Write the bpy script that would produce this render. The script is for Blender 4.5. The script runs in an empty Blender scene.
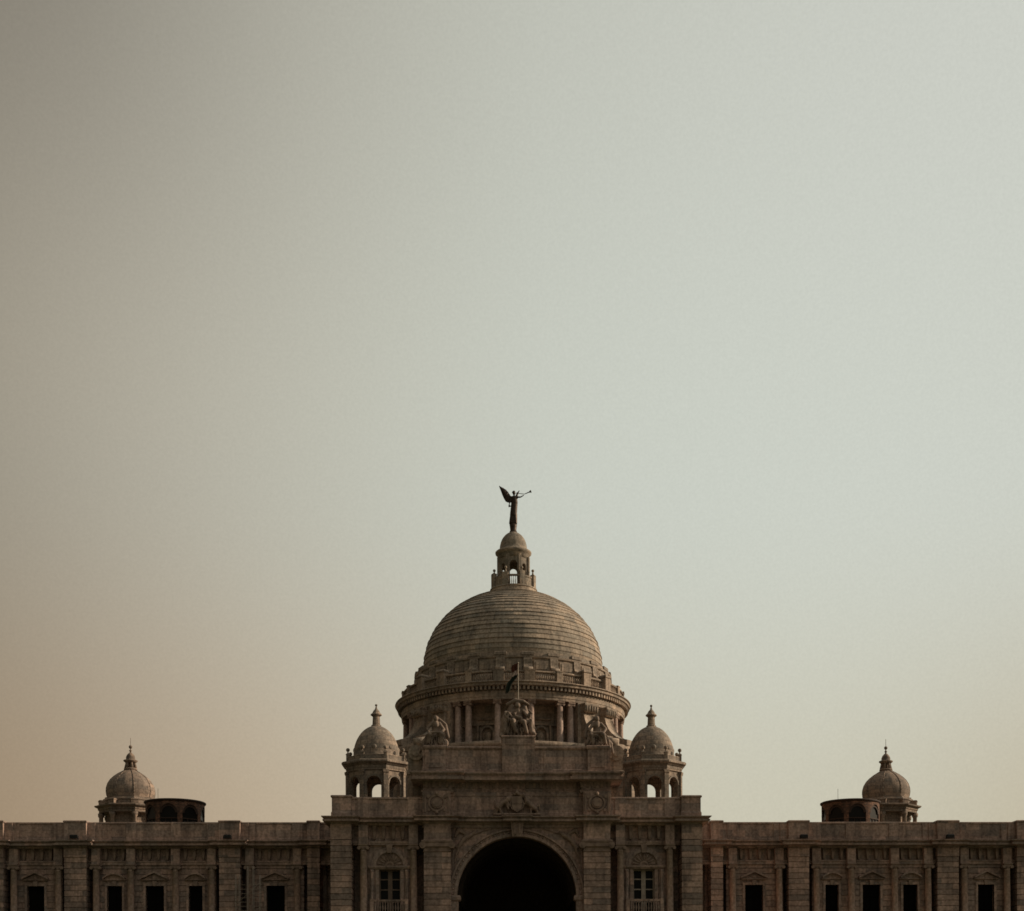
import bpy, math, random
from math import sin, cos, pi, radians, sqrt, atan2
from mathutils import Vector, Matrix
random.seed(7)
S = bpy.context.scene
COL = S.collection

# ------------------------------------------------------------------ camera
cam = bpy.data.cameras.new('camera'); camo = bpy.data.objects.new('camera', cam); COL.objects.link(camo)
camo.location = (-1.52, -157.0, 1.7)
camo.rotation_euler = (Matrix.Rotation(-0.0315, 4, 'Z') @ Matrix.Rotation(radians(90), 4, 'X') @ Matrix.Rotation(-0.0045, 4, 'Z')).to_euler()
cam.sensor_width = 36.0; cam.lens = 36.0 * 1355 / 1024
cam.shift_y = (1000 - 455.5) / 1024; cam.shift_x = -32.1 / 1024
cam.clip_start = 0.5; cam.clip_end = 6000
S.camera = camo

# ------------------------------------------------------------------ light
SUN = Vector((0.95, 0.14, 0.38)).normalized()
sl = bpy.data.lights.new('sun', 'SUN'); sl.energy = 3.8; sl.angle = radians(2.0); sl.color = (1.0, 0.83, 0.62)
so = bpy.data.objects.new('sun', sl); COL.objects.link(so); so.rotation_euler = SUN.to_track_quat('Z', 'Y').to_euler()
so.location = (60, 10, 80)

def lin(c):
    c = c / 255.0
    return c / 12.92 if c <= 0.04045 else ((c + 0.055) / 1.055) ** 2.4
def L(r, g, b): return (lin(r), lin(g), lin(b), 1)

W = bpy.data.worlds.new('World'); S.world = W; W.use_nodes = True
nt = W.node_tree; nt.nodes.clear()
def N(t, **k):
    n = nt.nodes.new(t)
    for a, b in k.items(): setattr(n, a, b)
    return n
def lk(a, b): nt.links.new(a, b)
out = N('ShaderNodeOutputWorld'); bg = N('ShaderNodeBackground'); bg.inputs[1].default_value = 0.1
lk(bg.outputs[0], out.inputs[0])
sky = N('ShaderNodeTexSky', sky_type='NISHITA'); sky.sun_disc = False
sky.sun_elevation = math.asin(SUN.z); sky.sun_rotation = atan2(SUN.x, SUN.y)
sky.air_density = 1.5; sky.dust_density = 6.0; sky.ozone_density = 1.0
tc = N('ShaderNodeTexCoord'); sp = N('ShaderNodeSeparateXYZ'); lk(tc.outputs['Generated'], sp.inputs[0])
fx = N('ShaderNodeMapRange'); fx.inputs[1].default_value = -0.40; fx.inputs[2].default_value = 0.40
lk(sp.outputs[0], fx.inputs[0])
# the thick smog over the city: dull and brown away from the sun, paler towards it
def ramp(stops):
    r = N('ShaderNodeValToRGB'); r.color_ramp.interpolation = 'EASE' if len(stops) < 3 else 'B_SPLINE'
    e = r.color_ramp.elements
    while len(e) < len(stops): e.new(0.5)
    for i, (p, c) in enumerate(stops): e[i].position = p; e[i].color = c
    lk(fx.outputs[0], r.inputs[0]); return r
low = ramp([(0, L(149, 129, 104)), (.16, L(170, 149, 124)), (.36, L(194, 178, 153)), (.58, L(199, 193, 172)), (.8, L(203, 200, 181)), (1, L(190, 179, 155))])
mid = ramp([(0, L(140, 131, 114)), (.18, L(172, 165, 149)), (.36, L(190, 189, 175)), (.54, L(200, 204, 193)), (.8, L(205, 209, 199)), (1, L(203, 206, 196))])
top = ramp([(0, L(104, 97, 85)), (.2, L(131, 124, 112)), (.36, L(172, 169, 156)), (.54, L(191, 193, 182)), (.8, L(203, 205, 196)), (1, L(202, 204, 195))])
m1 = N('ShaderNodeMapRange', interpolation_type='SMOOTHSTEP'); m1.inputs[1].default_value = 0.10; m1.inputs[2].default_value = 0.36
m2 = N('ShaderNodeMapRange', interpolation_type='SMOOTHSTEP'); m2.inputs[1].default_value = 0.38; m2.inputs[2].default_value = 0.66
lk(sp.outputs[2], m1.inputs[0]); lk(sp.outputs[2], m2.inputs[0])
def mix(f, a, b, mode='MIX'):
    m = N('ShaderNodeMix', data_type='RGBA', blend_type=mode, clamp_result=False)
    if isinstance(f, (int, float)): m.inputs[0].default_value = f
    else: lk(f, m.inputs[0])
    for i, v in ((6, a), (7, b)):
        if isinstance(v, tuple): m.inputs[i].default_value = v
        else: lk(v, m.inputs[i])
    return m.outputs[2]
c = mix(m1.outputs[0], low.outputs[0], mid.outputs[0])
c = mix(m2.outputs[0], c, top.outputs[0])
nz = N('ShaderNodeTexNoise'); nz.inputs['Scale'].default_value = 560; nz.inputs['Detail'].default_value = 2
lk(tc.outputs['Generated'], nz.inputs['Vector'])
nr = N('ShaderNodeMapRange'); nr.inputs[3].default_value = 0.94; nr.inputs[4].default_value = 1.06; lk(nz.outputs['Fac'], nr.inputs[0])
back = N('ShaderNodeMapRange', interpolation_type='SMOOTHSTEP'); back.inputs[1].default_value = -0.5; back.inputs[2].default_value = 0.5
back.inputs[3].default_value = 0.62; back.inputs[4].default_value = 1.0; lk(sp.outputs[1], back.inputs[0])
up = N('ShaderNodeMapRange'); up.inputs[1].default_value = 0.0; up.inputs[2].default_value = 0.8; up.inputs[3].default_value = 0.5; up.inputs[4].default_value = 1.25; lk(sp.outputs[2], up.inputs[0])
fr = N('ShaderNodeMapRange', interpolation_type='SMOOTHSTEP'); fr.inputs[1].default_value = 0.0; fr.inputs[2].default_value = 0.6; lk(sp.outputs[1], fr.inputs[0])
ub = N('ShaderNodeMix', data_type='FLOAT'); lk(fr.outputs[0], ub.inputs[0]); lk(up.outputs[0], ub.inputs[2]); ub.inputs[3].default_value = 1.0
bk = N('ShaderNodeMath', operation='MULTIPLY'); lk(back.outputs[0], bk.inputs[0]); lk(ub.outputs[0], bk.inputs[1])
mu = N('ShaderNodeMath', operation='MULTIPLY'); lk(nr.outputs[0], mu.inputs[0]); lk(bk.outputs[0], mu.inputs[1])
mu2 = N('ShaderNodeMath', operation='MULTIPLY'); lk(mu.outputs[0], mu2.inputs[0]); mu2.inputs[1].default_value = 10.15
vs = N('ShaderNodeVectorMath', operation='SCALE'); lk(c, vs.inputs[0]); lk(mu2.outputs[0], vs.inputs['Scale'])
c = mix(0.04, vs.outputs[0], sky.outputs[0])
lk(c, bg.inputs[0])

S.view_settings.view_transform = 'Standard'; S.view_settings.look = 'None'
S.view_settings.exposure = 0.0; S.view_settings.gamma = 1.0
S.cycles.max_bounces = 6; S.cycles.filter_width = 1.65

# ------------------------------------------------------------------ materials
def newmat(name):
    m = bpy.data.materials.new(name); m.use_nodes = True
    t = m.node_tree; t.nodes.clear()
    o = t.nodes.new('ShaderNodeOutputMaterial'); b = t.nodes.new('ShaderNodeBsdfPrincipled')
    t.links.new(b.outputs[0], o.inputs[0]); return m, t, b
def stone(name, col, bw=1.35, rh=0.55, mortar=0.012, var=0.16, mcol=0.45, stain=0.35, rough=0.85, bump=0.25, warm=0.06):
    m, t, b = newmat(name); n = t.nodes; l = t.links
    uv = n.new('ShaderNodeUVMap'); uv.uv_map = 'UVMap'
    g = n.new('ShaderNodeTexCoord')
    br = n.new('ShaderNodeTexBrick'); l.new(uv.outputs[0], br.inputs['Vector'])
    br.inputs['Scale'].default_value = 1; br.inputs['Brick Width'].default_value = bw
    br.inputs['Row Height'].default_value = rh; br.inputs['Mortar Size'].default_value = mortar
    br.inputs['Mortar Smooth'].default_value = 0.3
    gr = sum(col) / 3; c1 = tuple((x * .75 + gr * .25) * (1 - var * 1.2) for x in col); c2 = (col[0] * (1 + var + warm), col[1] * (1 + var), col[2] * (1 + var))
    br.inputs['Color1'].default_value = (*c1, 1); br.inputs['Color2'].default_value = (*c2, 1)
    br.inputs['Mortar'].default_value = (*[x * mcol for x in col], 1)
    n1 = n.new('ShaderNodeTexNoise'); n1.inputs['Scale'].default_value = 0.35; n1.inputs['Detail'].default_value = 8; n1.inputs['Roughness'].default_value = 0.65
    mp = n.new('ShaderNodeMapping'); mp.inputs['Scale'].default_value = (1.6, 1.6, 0.55)
    l.new(g.outputs['Object'], mp.inputs[0]); l.new(mp.outputs[0], n1.inputs['Vector'])
    r1 = n.new('ShaderNodeMapRange'); r1.inputs[1].default_value = .3; r1.inputs[2].default_value = .7
    r1.inputs[3].default_value = 1 - stain; r1.inputs[4].default_value = 1 + stain * .6; l.new(n1.outputs[0], r1.inputs[0])
    n2 = n.new('ShaderNodeTexNoise'); n2.inputs['Scale'].default_value = 4.5; n2.inputs['Detail'].default_value = 6
    l.new(g.outputs['Object'], n2.inputs['Vector'])
    r2 = n.new('ShaderNodeMapRange'); r2.inputs[1].default_value = .3; r2.inputs[2].default_value = .7
    r2.inputs[3].default_value = .68; r2.inputs[4].default_value = 1.30; l.new(n2.outputs[0], r2.inputs[0])
    mm = n.new('ShaderNodeMath'); mm.operation = 'MULTIPLY'; l.new(r1.outputs[0], mm.inputs[0]); l.new(r2.outputs[0], mm.inputs[1])
    # rain streaks and soot running down the faces
    n3 = n.new('ShaderNodeTexNoise'); n3.inputs['Scale'].default_value = 1.0; n3.inputs['Detail'].default_value = 5
    mp3 = n.new('ShaderNodeMapping'); mp3.inputs['Scale'].default_value = (2.6, 2.6, .28); l.new(g.outputs['Object'], mp3.inputs[0]); l.new(mp3.outputs[0], n3.inputs['Vector'])
    r3 = n.new('ShaderNodeMapRange'); r3.inputs[1].default_value = .5; r3.inputs[2].default_value = .72
    r3.inputs[3].default_value = 1.06; r3.inputs[4].default_value = .64; l.new(n3.outputs[0], r3.inputs[0])
    m0 = n.new('ShaderNodeMath'); m0.operation = 'MULTIPLY'; l.new(mm.outputs[0], m0.inputs[0]); l.new(r3.outputs[0], m0.inputs[1]); mm = m0
    v = n.new('ShaderNodeVectorMath'); v.operation = 'SCALE'; l.new(br.outputs['Color'], v.inputs[0]); l.new(mm.outputs[0], v.inputs['Scale'])
    l.new(v.outputs[0], b.inputs['Base Color'])
    b.inputs['Roughness'].default_value = rough; b.inputs['Specular IOR Level'].default_value = 0.25
    bp = n.new('ShaderNodeBump'); bp.inputs['Strength'].default_value = bump; bp.inputs['Distance'].default_value = 0.05
    ad = n.new('ShaderNodeMath'); ad.operation = 'SUBTRACT'; l.new(n2.outputs[0], ad.inputs[0]); l.new(br.outputs['Fac'], ad.inputs[1])
    l.new(ad.outputs[0], bp.inputs['Height']); l.new(bp.outputs[0], b.inputs['Normal'])
    return m
def plain(name, col, rough=0.7, metal=0.0, noise=0.25, sc=3.0, spec=0.3):
    m, t, b = newmat(name); n = t.nodes; l = t.links
    g = n.new('ShaderNodeTexCoord'); x = n.new('ShaderNodeTexNoise'); x.inputs['Scale'].default_value = sc; x.inputs['Detail'].default_value = 6
    l.new(g.outputs['Object'], x.inputs['Vector'])
    r = n.new('ShaderNodeMapRange'); r.inputs[1].default_value = .25; r.inputs[2].default_value = .75
    r.inputs[3].default_value = 1 - noise; r.inputs[4].default_value = 1 + noise; l.new(x.outputs[0], r.inputs[0])
    v = n.new('ShaderNodeVectorMath'); v.operation = 'SCALE'; v.inputs[0].default_value = col; l.new(r.outputs[0], v.inputs['Scale'])
    l.new(v.outputs[0], b.inputs['Base Color']); b.inputs['Roughness'].default_value = rough; b.inputs['Metallic'].default_value = metal
    b.inputs['Specular IOR Level'].default_value = spec
    return m
BASE = (0.340, 0.236, 0.184)
def sc(c, k): return tuple(x * k for x in c)
M_ASH = stone('ashlar_marble', BASE, var=.2, stain=.5, bw=1.9, mortar=.006)
M_PIER = stone('rusticated_marble', sc(BASE, 1.08), rh=0.55, bw=2.3, mortar=0.004, mcol=0.6, var=.26, stain=.45)
M_SMOOTH = stone('dressed_marble', sc(BASE, 1.08), bw=1.35, rh=0.62, mortar=0.009, var=.2, mcol=.5, stain=.5)
M_COLUMN = stone('column_marble', sc(BASE, 1.22), bw=9, rh=1.9, mortar=0.006, var=.07, mcol=.6)
M_TRIM = stone('moulded_marble', sc(BASE, 1.0), bw=1.6, rh=5, mortar=0.008, var=.10, mcol=.6, stain=.45)
M_DOME = stone('dome_marble', (0.325, 0.262, 0.195), bw=1.9, rh=0.6, mortar=0.012, var=.16, mcol=.6, stain=.4)
M_DRUM = stone('drum_marble', (0.325, 0.252, 0.187), bw=1.5, rh=0.7, mortar=0.010, var=.2, mcol=.55, stain=.4)
M_CUP = stone('cupola_marble', (0.27, 0.212, 0.160), bw=1.1, rh=0.48, mortar=0.022, var=.2, mcol=.55, stain=.35)
M_TOWER = stone('tower_marble', (0.265, 0.197, 0.148), bw=1.3, rh=0.5, mortar=0.022, var=.2, mcol=.55, stain=.35)
M_CARVE = plain('carved_marble', (0.25, 0.174, 0.134), .8, noise=.45, sc=2.2)
M_STATUE = plain('statue_marble', (0.215, 0.155, 0.118), .8, noise=.55, sc=1.5)
M_BRONZE = plain('dark_bronze', (0.055, 0.036, 0.026), .5, metal=.55, noise=.35, sc=3)
M_BRICK = stone('brown_terracotta', (0.17, 0.090, 0.056), bw=.5, rh=.16, mortar=.012, var=.25, stain=.5, mcol=.6)
M_ROOFEDGE = plain('tarred_roof_edge', (0.045, 0.026, 0.018), .8)
M_DARK = plain('dark_shutter', (0.006, 0.005, 0.004), .95, noise=.3, spec=.05)
M_GLASS = plain('dark_glass', (0.010, 0.009, 0.008), .35, noise=.2, spec=.12)
M_FRAME = plain('weathered_window_frame', (0.36, 0.29, 0.23), .6)
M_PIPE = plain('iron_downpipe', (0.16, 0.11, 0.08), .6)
M_IRON = plain('black_iron', (0.01, 0.009, 0.008), .6)
M_STEEL = plain('scaffold_steel', (0.30, 0.24, 0.19), .5, metal=.3)
M_INNER = plain('shade_toned_vault_stone', (0.05, 0.036, 0.026), .9, noise=.4)  # shade of the deep passage put into the stone colour
M_ROOF = plain('flat_roof_screed', (0.12, 0.09, 0.065), .95)
M_POLE = plain('pale_pole', (0.30, 0.25, 0.19), .5)
M_SAFFRON = plain('saffron_cloth', (0.09, 0.030, 0.018), .9)
M_WHITE = plain('white_cloth', (0.55, 0.40, 0.34), .9)
M_GREEN = plain('green_cloth', (0.020, 0.026, 0.016), .9)
M_LAWN = plain('lawn_green', (0.05, 0.07, 0.025), .95, noise=.4, sc=.2)
M_PATH = plain('gravel', (0.11, 0.085, 0.06), .95, noise=.3, sc=1.5)

# ------------------------------------------------------------------ mesh builder
class MB:
    def __init__(s): s.v = []; s.f = []; s.uv = []; s.sm = []; s.M = Matrix()
    def face(s, pts, uv=None, smooth=False):
        if uv is None:
            a = Vector(pts[1]) - Vector(pts[0]); b = Vector(pts[2]) - Vector(pts[0]); n = a.cross(b)
            ax = max(range(3), key=lambda i: abs(n[i]))
            uv = [(p[1], p[2]) if ax == 0 else (p[0], p[2]) if ax == 1 else (p[0], p[1]) for p in pts]
        i = len(s.v); s.v += [s.M @ Vector(p) for p in pts]; s.f.append(tuple(range(i, i + len(pts)))); s.uv.append(uv); s.sm.append(smooth)
    def box(s, x0, x1, y0, y1, z0, z1):
        if x0 > x1: x0, x1 = x1, x0
        if y0 > y1: y0, y1 = y1, y0
        a = [(x0, y0), (x1, y0), (x1, y1), (x0, y1)]
        for i in range(4):
            p, q = a[i], a[(i + 1) % 4]
            s.face([(*p, z0), (*q, z0), (*q, z1), (*p, z1)])
        s.face([(*p, z1) for p in a]); s.face([(*p, z0) for p in a[::-1]])
    def loft(s, x0, x1, y0, y1, prof):      # rectangular moulding, prof = (projection, z)
        if x0 > x1: x0, x1 = x1, x0
        R = [[(x0 - p, y0 - p, z), (x1 + p, y0 - p, z), (x1 + p, y1 + p, z), (x0 - p, y1 + p, z)] for p, z in prof]
        for a, b in zip(R, R[1:]):
            for i in range(4):
                j = (i + 1) % 4; s.face([a[i], a[j], b[j], b[i]])
        s.face(R[-1]); s.face(R[0][::-1])
    def rust(s, x0, x1, yf, yb, z0, z1, h=0.55, gap=0.065, d=0.08):   # coursed ashlar with sunk joints
        if x0 > x1: x0, x1 = x1, x0
        k0 = math.floor(z0 / h + 1e-6); k = k0
        while k * h < z1 - 1e-4:
            a = max(z0, k * h); b = min(z1, (k + 1) * h - gap)
            if b - a > 0.04: s.box(x0, x1, yf, yb, a, b)
            k += 1
        s.box(x0 + d, x1 - d, yf + d, yb - .004, z0 + .003, z1 - .003)
    def lathe(s, prof, n=32, a0=0, a1=2 * pi, cx=0, cy=0, rot=0, smooth=True, uvr=None, capt=True, capb=False):
        full = abs(a1 - a0 - 2 * pi) < 1e-6
        A = [a0 + (a1 - a0) * i / n + rot for i in range(n + 1)]
        mr = uvr or max(r for r, z in prof); arc = 0
        def P(r, a, z): return (cx + r * sin(a), cy - r * cos(a), z)
        vv = prof[0][1]
        for (r0, z0), (r1, z1) in zip(prof, prof[1:]):
            dv = sqrt((r1 - r0) ** 2 + (z1 - z0) ** 2)
            for i in range(n):
                a, b = A[i], A[i + 1]
                pts = [P(r0, a, z0), P(r0, b, z0), P(r1, b, z1), P(r1, a, z1)]
                uv = [(mr * a, vv), (mr * b, vv), (mr * b, vv + dv), (mr * a, vv + dv)]
                if r1 < 1e-5: pts.pop(); uv.pop()
                elif r0 < 1e-5: pts.pop(0); uv.pop(0)
                s.face(pts, uv, smooth)
            vv += dv
        if full:
            if capt and prof[-1][0] > 1e-4: s.face([P(prof[-1][0], a, prof[-1][1]) for a in A[:-1]])
            if capb and prof[0][0] > 1e-4: s.face([P(prof[0][0], a, prof[0][1]) for a in A[:-1]][::-1])
    def sector(s, r0, r1, a0, a1, z0, z1, n=4):
        def P(r, a, z): return (r * sin(a), -r * cos(a), z)
        for i in range(n):
            a = a0 + (a1 - a0) * i / n; b = a0 + (a1 - a0) * (i + 1) / n
            s.face([P(r1, a, z0), P(r1, b, z0), P(r1, b, z1), P(r1, a, z1)], [(r1 * a, z0), (r1 * b, z0), (r1 * b, z1), (r1 * a, z1)])
            s.face([P(r0, b, z0), P(r0, a, z0), P(r0, a, z1), P(r0, b, z1)])
            s.face([P(r1, a, z1), P(r1, b, z1), P(r0, b, z1), P(r0, a, z1)]); s.face([P(r1, b, z0), P(r1, a, z0), P(r0, a, z0), P(r0, b, z0)])
        for a, f in ((a0, 0), (a1, 1)):
            q = [P(r0, a, z0), P(r1, a, z0), P(r1, a, z1), P(r0, a, z1)]; s.face(q[::-1] if f else q, [(r0, z0), (r1, z0), (r1, z1), (r0, z1)][::(-1 if f else 1)])
    def prism(s, poly, y0, y1):             # polygon in x,z pushed from y0 (front) to y1
        A = [(x, y0, z) for x, z in poly]; B = [(x, y1, z) for x, z in poly]
        s.face(A); s.face(B[::-1])
        for i in range(len(poly)):
            j = (i + 1) % len(poly); s.face([A[j], A[i], B[i], B[j]])
    def arch(s, x0, x1, z0, z1, cx, w, zs, yf, yb, n=16, zb=None, ry=1.0):   # wall with an arched opening
        r = w / 2; zb = z0 if zb is None else zb
        s.box(x0, cx - r, yf, yb, z0, z1); s.box(cx + r, x1, yf, yb, z0, z1)
        if zb > z0: s.box(cx - r, cx + r, yf, yb, z0, zb)
        P = [(cx - r * cos(pi * i / n), zs + ry * r * sin(pi * i / n)) for i in range(n + 1)]
        for (a, za), (b, zb2) in zip(P, P[1:]):
            s.face([(a, yf, za), (b, yf, zb2), (b, yf, z1), (a, yf, z1)])
            s.face([(b, yb, zb2), (a, yb, za), (a, yb, z1), (b, yb, z1)])
            s.face([(a, yf, za), (a, yb, za), (b, yb, zb2), (b, yf, zb2)], smooth=True)
        s.face([(cx - r, yf, z1), (cx + r, yf, z1), (cx + r, yb, z1), (cx - r, yb, z1)])
    def band(s, cx, zs, r0, r1, yf, yb, n=24, a0=0, a1=pi):   # archivolt
        for i in range(n):
            a = a0 + (a1 - a0) * i / n; b = a0 + (a1 - a0) * (i + 1) / n
            p = lambda r, t, y: (cx - r * cos(t), y, zs + r * sin(t))
            s.face([p(r0, a, yf), p(r0, b, yf), p(r1, b, yf), p(r1, a, yf)][::-1], [(a * r1, 0.1), (b * r1, 0.1), (b * r1, .4), (a * r1, .4)][::-1])
            s.face([p(r1, a, yf), p(r1, b, yf), p(r1, b, yb), p(r1, a, yb)]); s.face([p(r0, b, yf), p(r0, a, yf), p(r0, a, yb), p(r0, b, yb)])
    def rod(s, p, q, r, n=8, r2=None):
        p = Vector(p); q = Vector(q); d = (q - p); r2 = r if r2 is None else r2
        u = d.normalized().orthogonal().normalized(); w = d.normalized().cross(u)
        A = [p + (u * cos(2 * pi * i / n) + w * sin(2 * pi * i / n)) * r for i in range(n)]
        B = [q + (u * cos(2 * pi * i / n) + w * sin(2 * pi * i / n)) * r2 for i in range(n)]
        for i in range(n):
            j = (i + 1) % n; s.face([tuple(A[i]), tuple(A[j]), tuple(B[j]), tuple(B[i])], smooth=True)
        s.face([tuple(x) for x in B]); s.face([tuple(x) for x in A[::-1]])
    def ball(s, c, r, n=12, m=8, sq=(1, 1, 1)):
        for i in range(m):
            for j in range(n):
                q = []
                for ii, jj in ((i, j), (i + 1, j), (i + 1, j + 1), (i, j + 1)):
                    t = pi * ii / m; f = 2 * pi * jj / n
                    q.append((c[0] + r * sq[0] * sin(t) * cos(f), c[1] + r * sq[1] * sin(t) * sin(f), c[2] + r * sq[2] * cos(t)))
                if i == 0: q.pop(3)
                elif i == m - 1: q.pop(1)
                s.face(q, smooth=True)
    def mesh(s, name, mat):
        me = bpy.data.meshes.new(name)
        me.from_pydata([tuple(v) for v in s.v], [], s.f); uvl = me.uv_layers.new(name='UVMap')
        k = 0
        for f, uv in zip(s.f, s.uv):
            for q in uv: uvl.data[k].uv = q; k += 1
        me.polygons.foreach_set('use_smooth', s.sm)
        import bmesh
        b = bmesh.new(); b.from_mesh(me); bmesh.ops.remove_doubles(b, verts=b.verts, dist=1e-4); b.to_mesh(me); b.free()
        me.materials.append(mat); return me
    def build(s, name, mat, parent=None, loc=(0, 0, 0), rz=0):
        o = bpy.data.objects.new(name, s.mesh(name, mat)); COL.objects.link(o)
        o.location = loc; o.rotation_euler.z = rz; o.parent = parent; return o
def tag(o, label=None, cat=None, group=None, kind=None):
    if label: o['label'] = label
    if cat: o['category'] = cat
    if group: o['group'] = group
    if kind: o['kind'] = kind
    return o
def empty(name, loc=(0, 0, 0), rz=0, parent=None):
    o = bpy.data.objects.new(name, None); COL.objects.link(o); o.location = loc; o.rotation_euler.z = rz; o.parent = parent; return o
def clone(o, loc=None, rz=None, parent='same'):
    c = o.copy(); COL.objects.link(c)
    if loc is not None: c.location = loc
    if rz is not None: c.rotation_euler.z = rz
    if parent != 'same': c.parent = parent
    for ch in [x for x in o.children]:
        d = ch.copy(); COL.objects.link(d); d.parent = c
    return c
def rotz(a): return Matrix.Rotation(a, 4, 'Z')

# ------------------------------------------------------------------ ground
g = MB(); g.box(-2500, 2500, -900, 3500, -0.5, 0); tag(g.build('ground', M_LAWN), kind='structure')
g = MB(); g.box(-9, 9, -200, -36, -0.2, 0.004); tag(g.build('path', M_PATH), kind='structure')
g = MB(); g.box(-62, 62, -36, 46, 0.0, 0.5); tag(g.build('terrace', M_PATH), kind='structure')

# ================================================================== THE BUILDING
B = empty('domed_memorial'); tag(B, 'huge brown marble memorial hall with a great ribbed dome, arched gateway and long wings', 'building')

# ---- wings -----------------------------------------------------------------
XE = 58.0
WCORN = [(-.25, 16.78), (-.1, 16.84), (.0, 16.98), (.66, 17.03), (.68, 17.2), (.54, 17.22), (.58, 17.3), (.80, 17.42), (.80, 17.5), (0, 17.54)]
PIERS = [(19.38, 20.58, 0), (27.17, 29.22, 1), (42.15, 44.3, 1), (50.2, 52.25, 1)]
COLS = [21.62, 26.28, 30.02, 33.55, 37.92, 41.3, 44.97, 49.3]
WINS = [(23.83, 1.8, 't'), (31.7, 1.34, 's'), (35.7, 1.8, 't'), (39.64, 1.46, 's'), (47.33, 1.66, 't')]
BAYS = [(21.05, 26.7), (29.7, 41.66), (44.72, 49.7)]
WT = 13.15; WB = 8.3

# a wing column, made once
def column_mb(r, z0, z1, n=20):
    m = MB()
    m.lathe([(r * 1.35, z0), (r * 1.35, z0 + .18), (r * 1.18, z0 + .24), (r * 1.22, z0 + .34), (r * 1.02, z0 + .42), (r, z0 + .8), (r * .98, z0 + (z1 - z0) * .4), (r * .86, z1 - .62), (r * .95, z1 - .6), (r * .86, z1 - .56)], n)
    return m
def capital_mb(r, z1):                # Ionic capital: echinus, two volutes, abacus
    m = MB()
    m.lathe([(r * .86, z1 - .56), (r * .9, z1 - .45), (r * 1.15, z1 - .32)], 16)
    m.box(-r * 1.25, r * 1.25, -r * 1.1, r * 1.1, z1 - .34, z1 - .14)
    for sx in (-1, 1):
        m.rod((sx * r * 1.15, -r * 1.15, z1 - .34), (sx * r * 1.15, r * 1.15, z1 - .34), .16, 12)
    m.loft(-r * 1.15, r * 1.15, -r * 1.15, r * 1.15, [(0, z1 - .14), (.06, z1 - .10), (.06, z1 - .003)])
    return m
wcol = column_mb(.34, 5.6, 15.2).build('column', M_COLUMN, B, (COLS[0], -22.42, 0))
capital_mb(.34, 15.2).build('capital', M_CARVE, wcol)

def window(parent, cx, w, kind, yf, yb, zb, zt):
    """louvred window: frame, dark pane, pediment"""
    fr = MB(); t = .24
    fr.box(cx - w / 2 - t, cx - w / 2, yf - .09, yf + .25, zb - .1, zt); fr.box(cx + w / 2, cx + w / 2 + t, yf - .09, yf + .25, zb - .1, zt)
    fr.box(cx - w / 2 - t, cx + w / 2 + t, yf - .11, yf + .25, zt, zt + t)
    fr.loft(cx - w / 2 - .3, cx + w / 2 + .3, yf - .1, yf + .2, [(0, zb - .4), (.1, zb - .3), (.12, zb - .12), (0, zb - .1)])
    o = fr.build('window', M_SMOOTH, parent)
    pn = MB(); pn.box(cx - w / 2 - .003, cx + w / 2 + .003, yb - .12, yb - .06, zb, zt)
    pn.build('pane', M_DARK, o)
    pf = MB(); pf.box(cx - .035, cx + .035, yb - .18, yb - .121, zb, zt)
    for k in range(1, 4): pf.box(cx - w / 2, cx + w / 2, yb - .17, yb - .122, zb + (zt - zb) * k / 4 - .03, zb + (zt - zb) * k / 4 + .03)
    pf.build('glazing_bar', M_DARK, o)
    pd = MB(); h = w / 2 + .33; z = zt + .46
    pd.loft(cx - h, cx + h, yf - .18, yf + .1, [(-.1, z), (.02, z + .05), (.08, z + .1), (.08, z + .17), (0, z + .18)])
    if kind == 't':
        pd.prism([(cx - h, z + .18), (cx + h, z + .18), (cx, z + .72)], yf - .14, yf + .05)
        for sx in (-1, 1):
            pd.prism([(cx + sx * (h + .12), z + .18), (cx + sx * (h + .12), z + .34), (cx, z + .98), (cx, z + .78)][::sx], yf - .5, yf + .05)
        pd.box(cx - .16, cx + .16, yf - .24, yf, z + .22, z + .48)
    else:
        P = []
        for i in range(13):
            a = -1 + i / 6; P.append((cx + a * h, z + .18 + .48 * (1 - a * a)))
        pd.prism(P + [(cx, z + .179)], yf - .14, yf + .05)
        for (xa, za), (xb, zb2) in zip(P, P[1:]):
            pd.prism([(xa, za), (xb, zb2), (xb, zb2 + .17), (xa, za + .17)][::-1], yf - .5, yf + .05)
    pd.build('pediment', M_TRIM, o)
    # keystone under the pediment
    ks = MB(); ks.prism([(cx - .16, zt - .02), (cx + .16, zt - .02), (cx + .22, zt + .45), (cx - .22, zt + .45)], yf - .22, yf); ks.build('keystone', M_CARVE, o)
    return o

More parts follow.
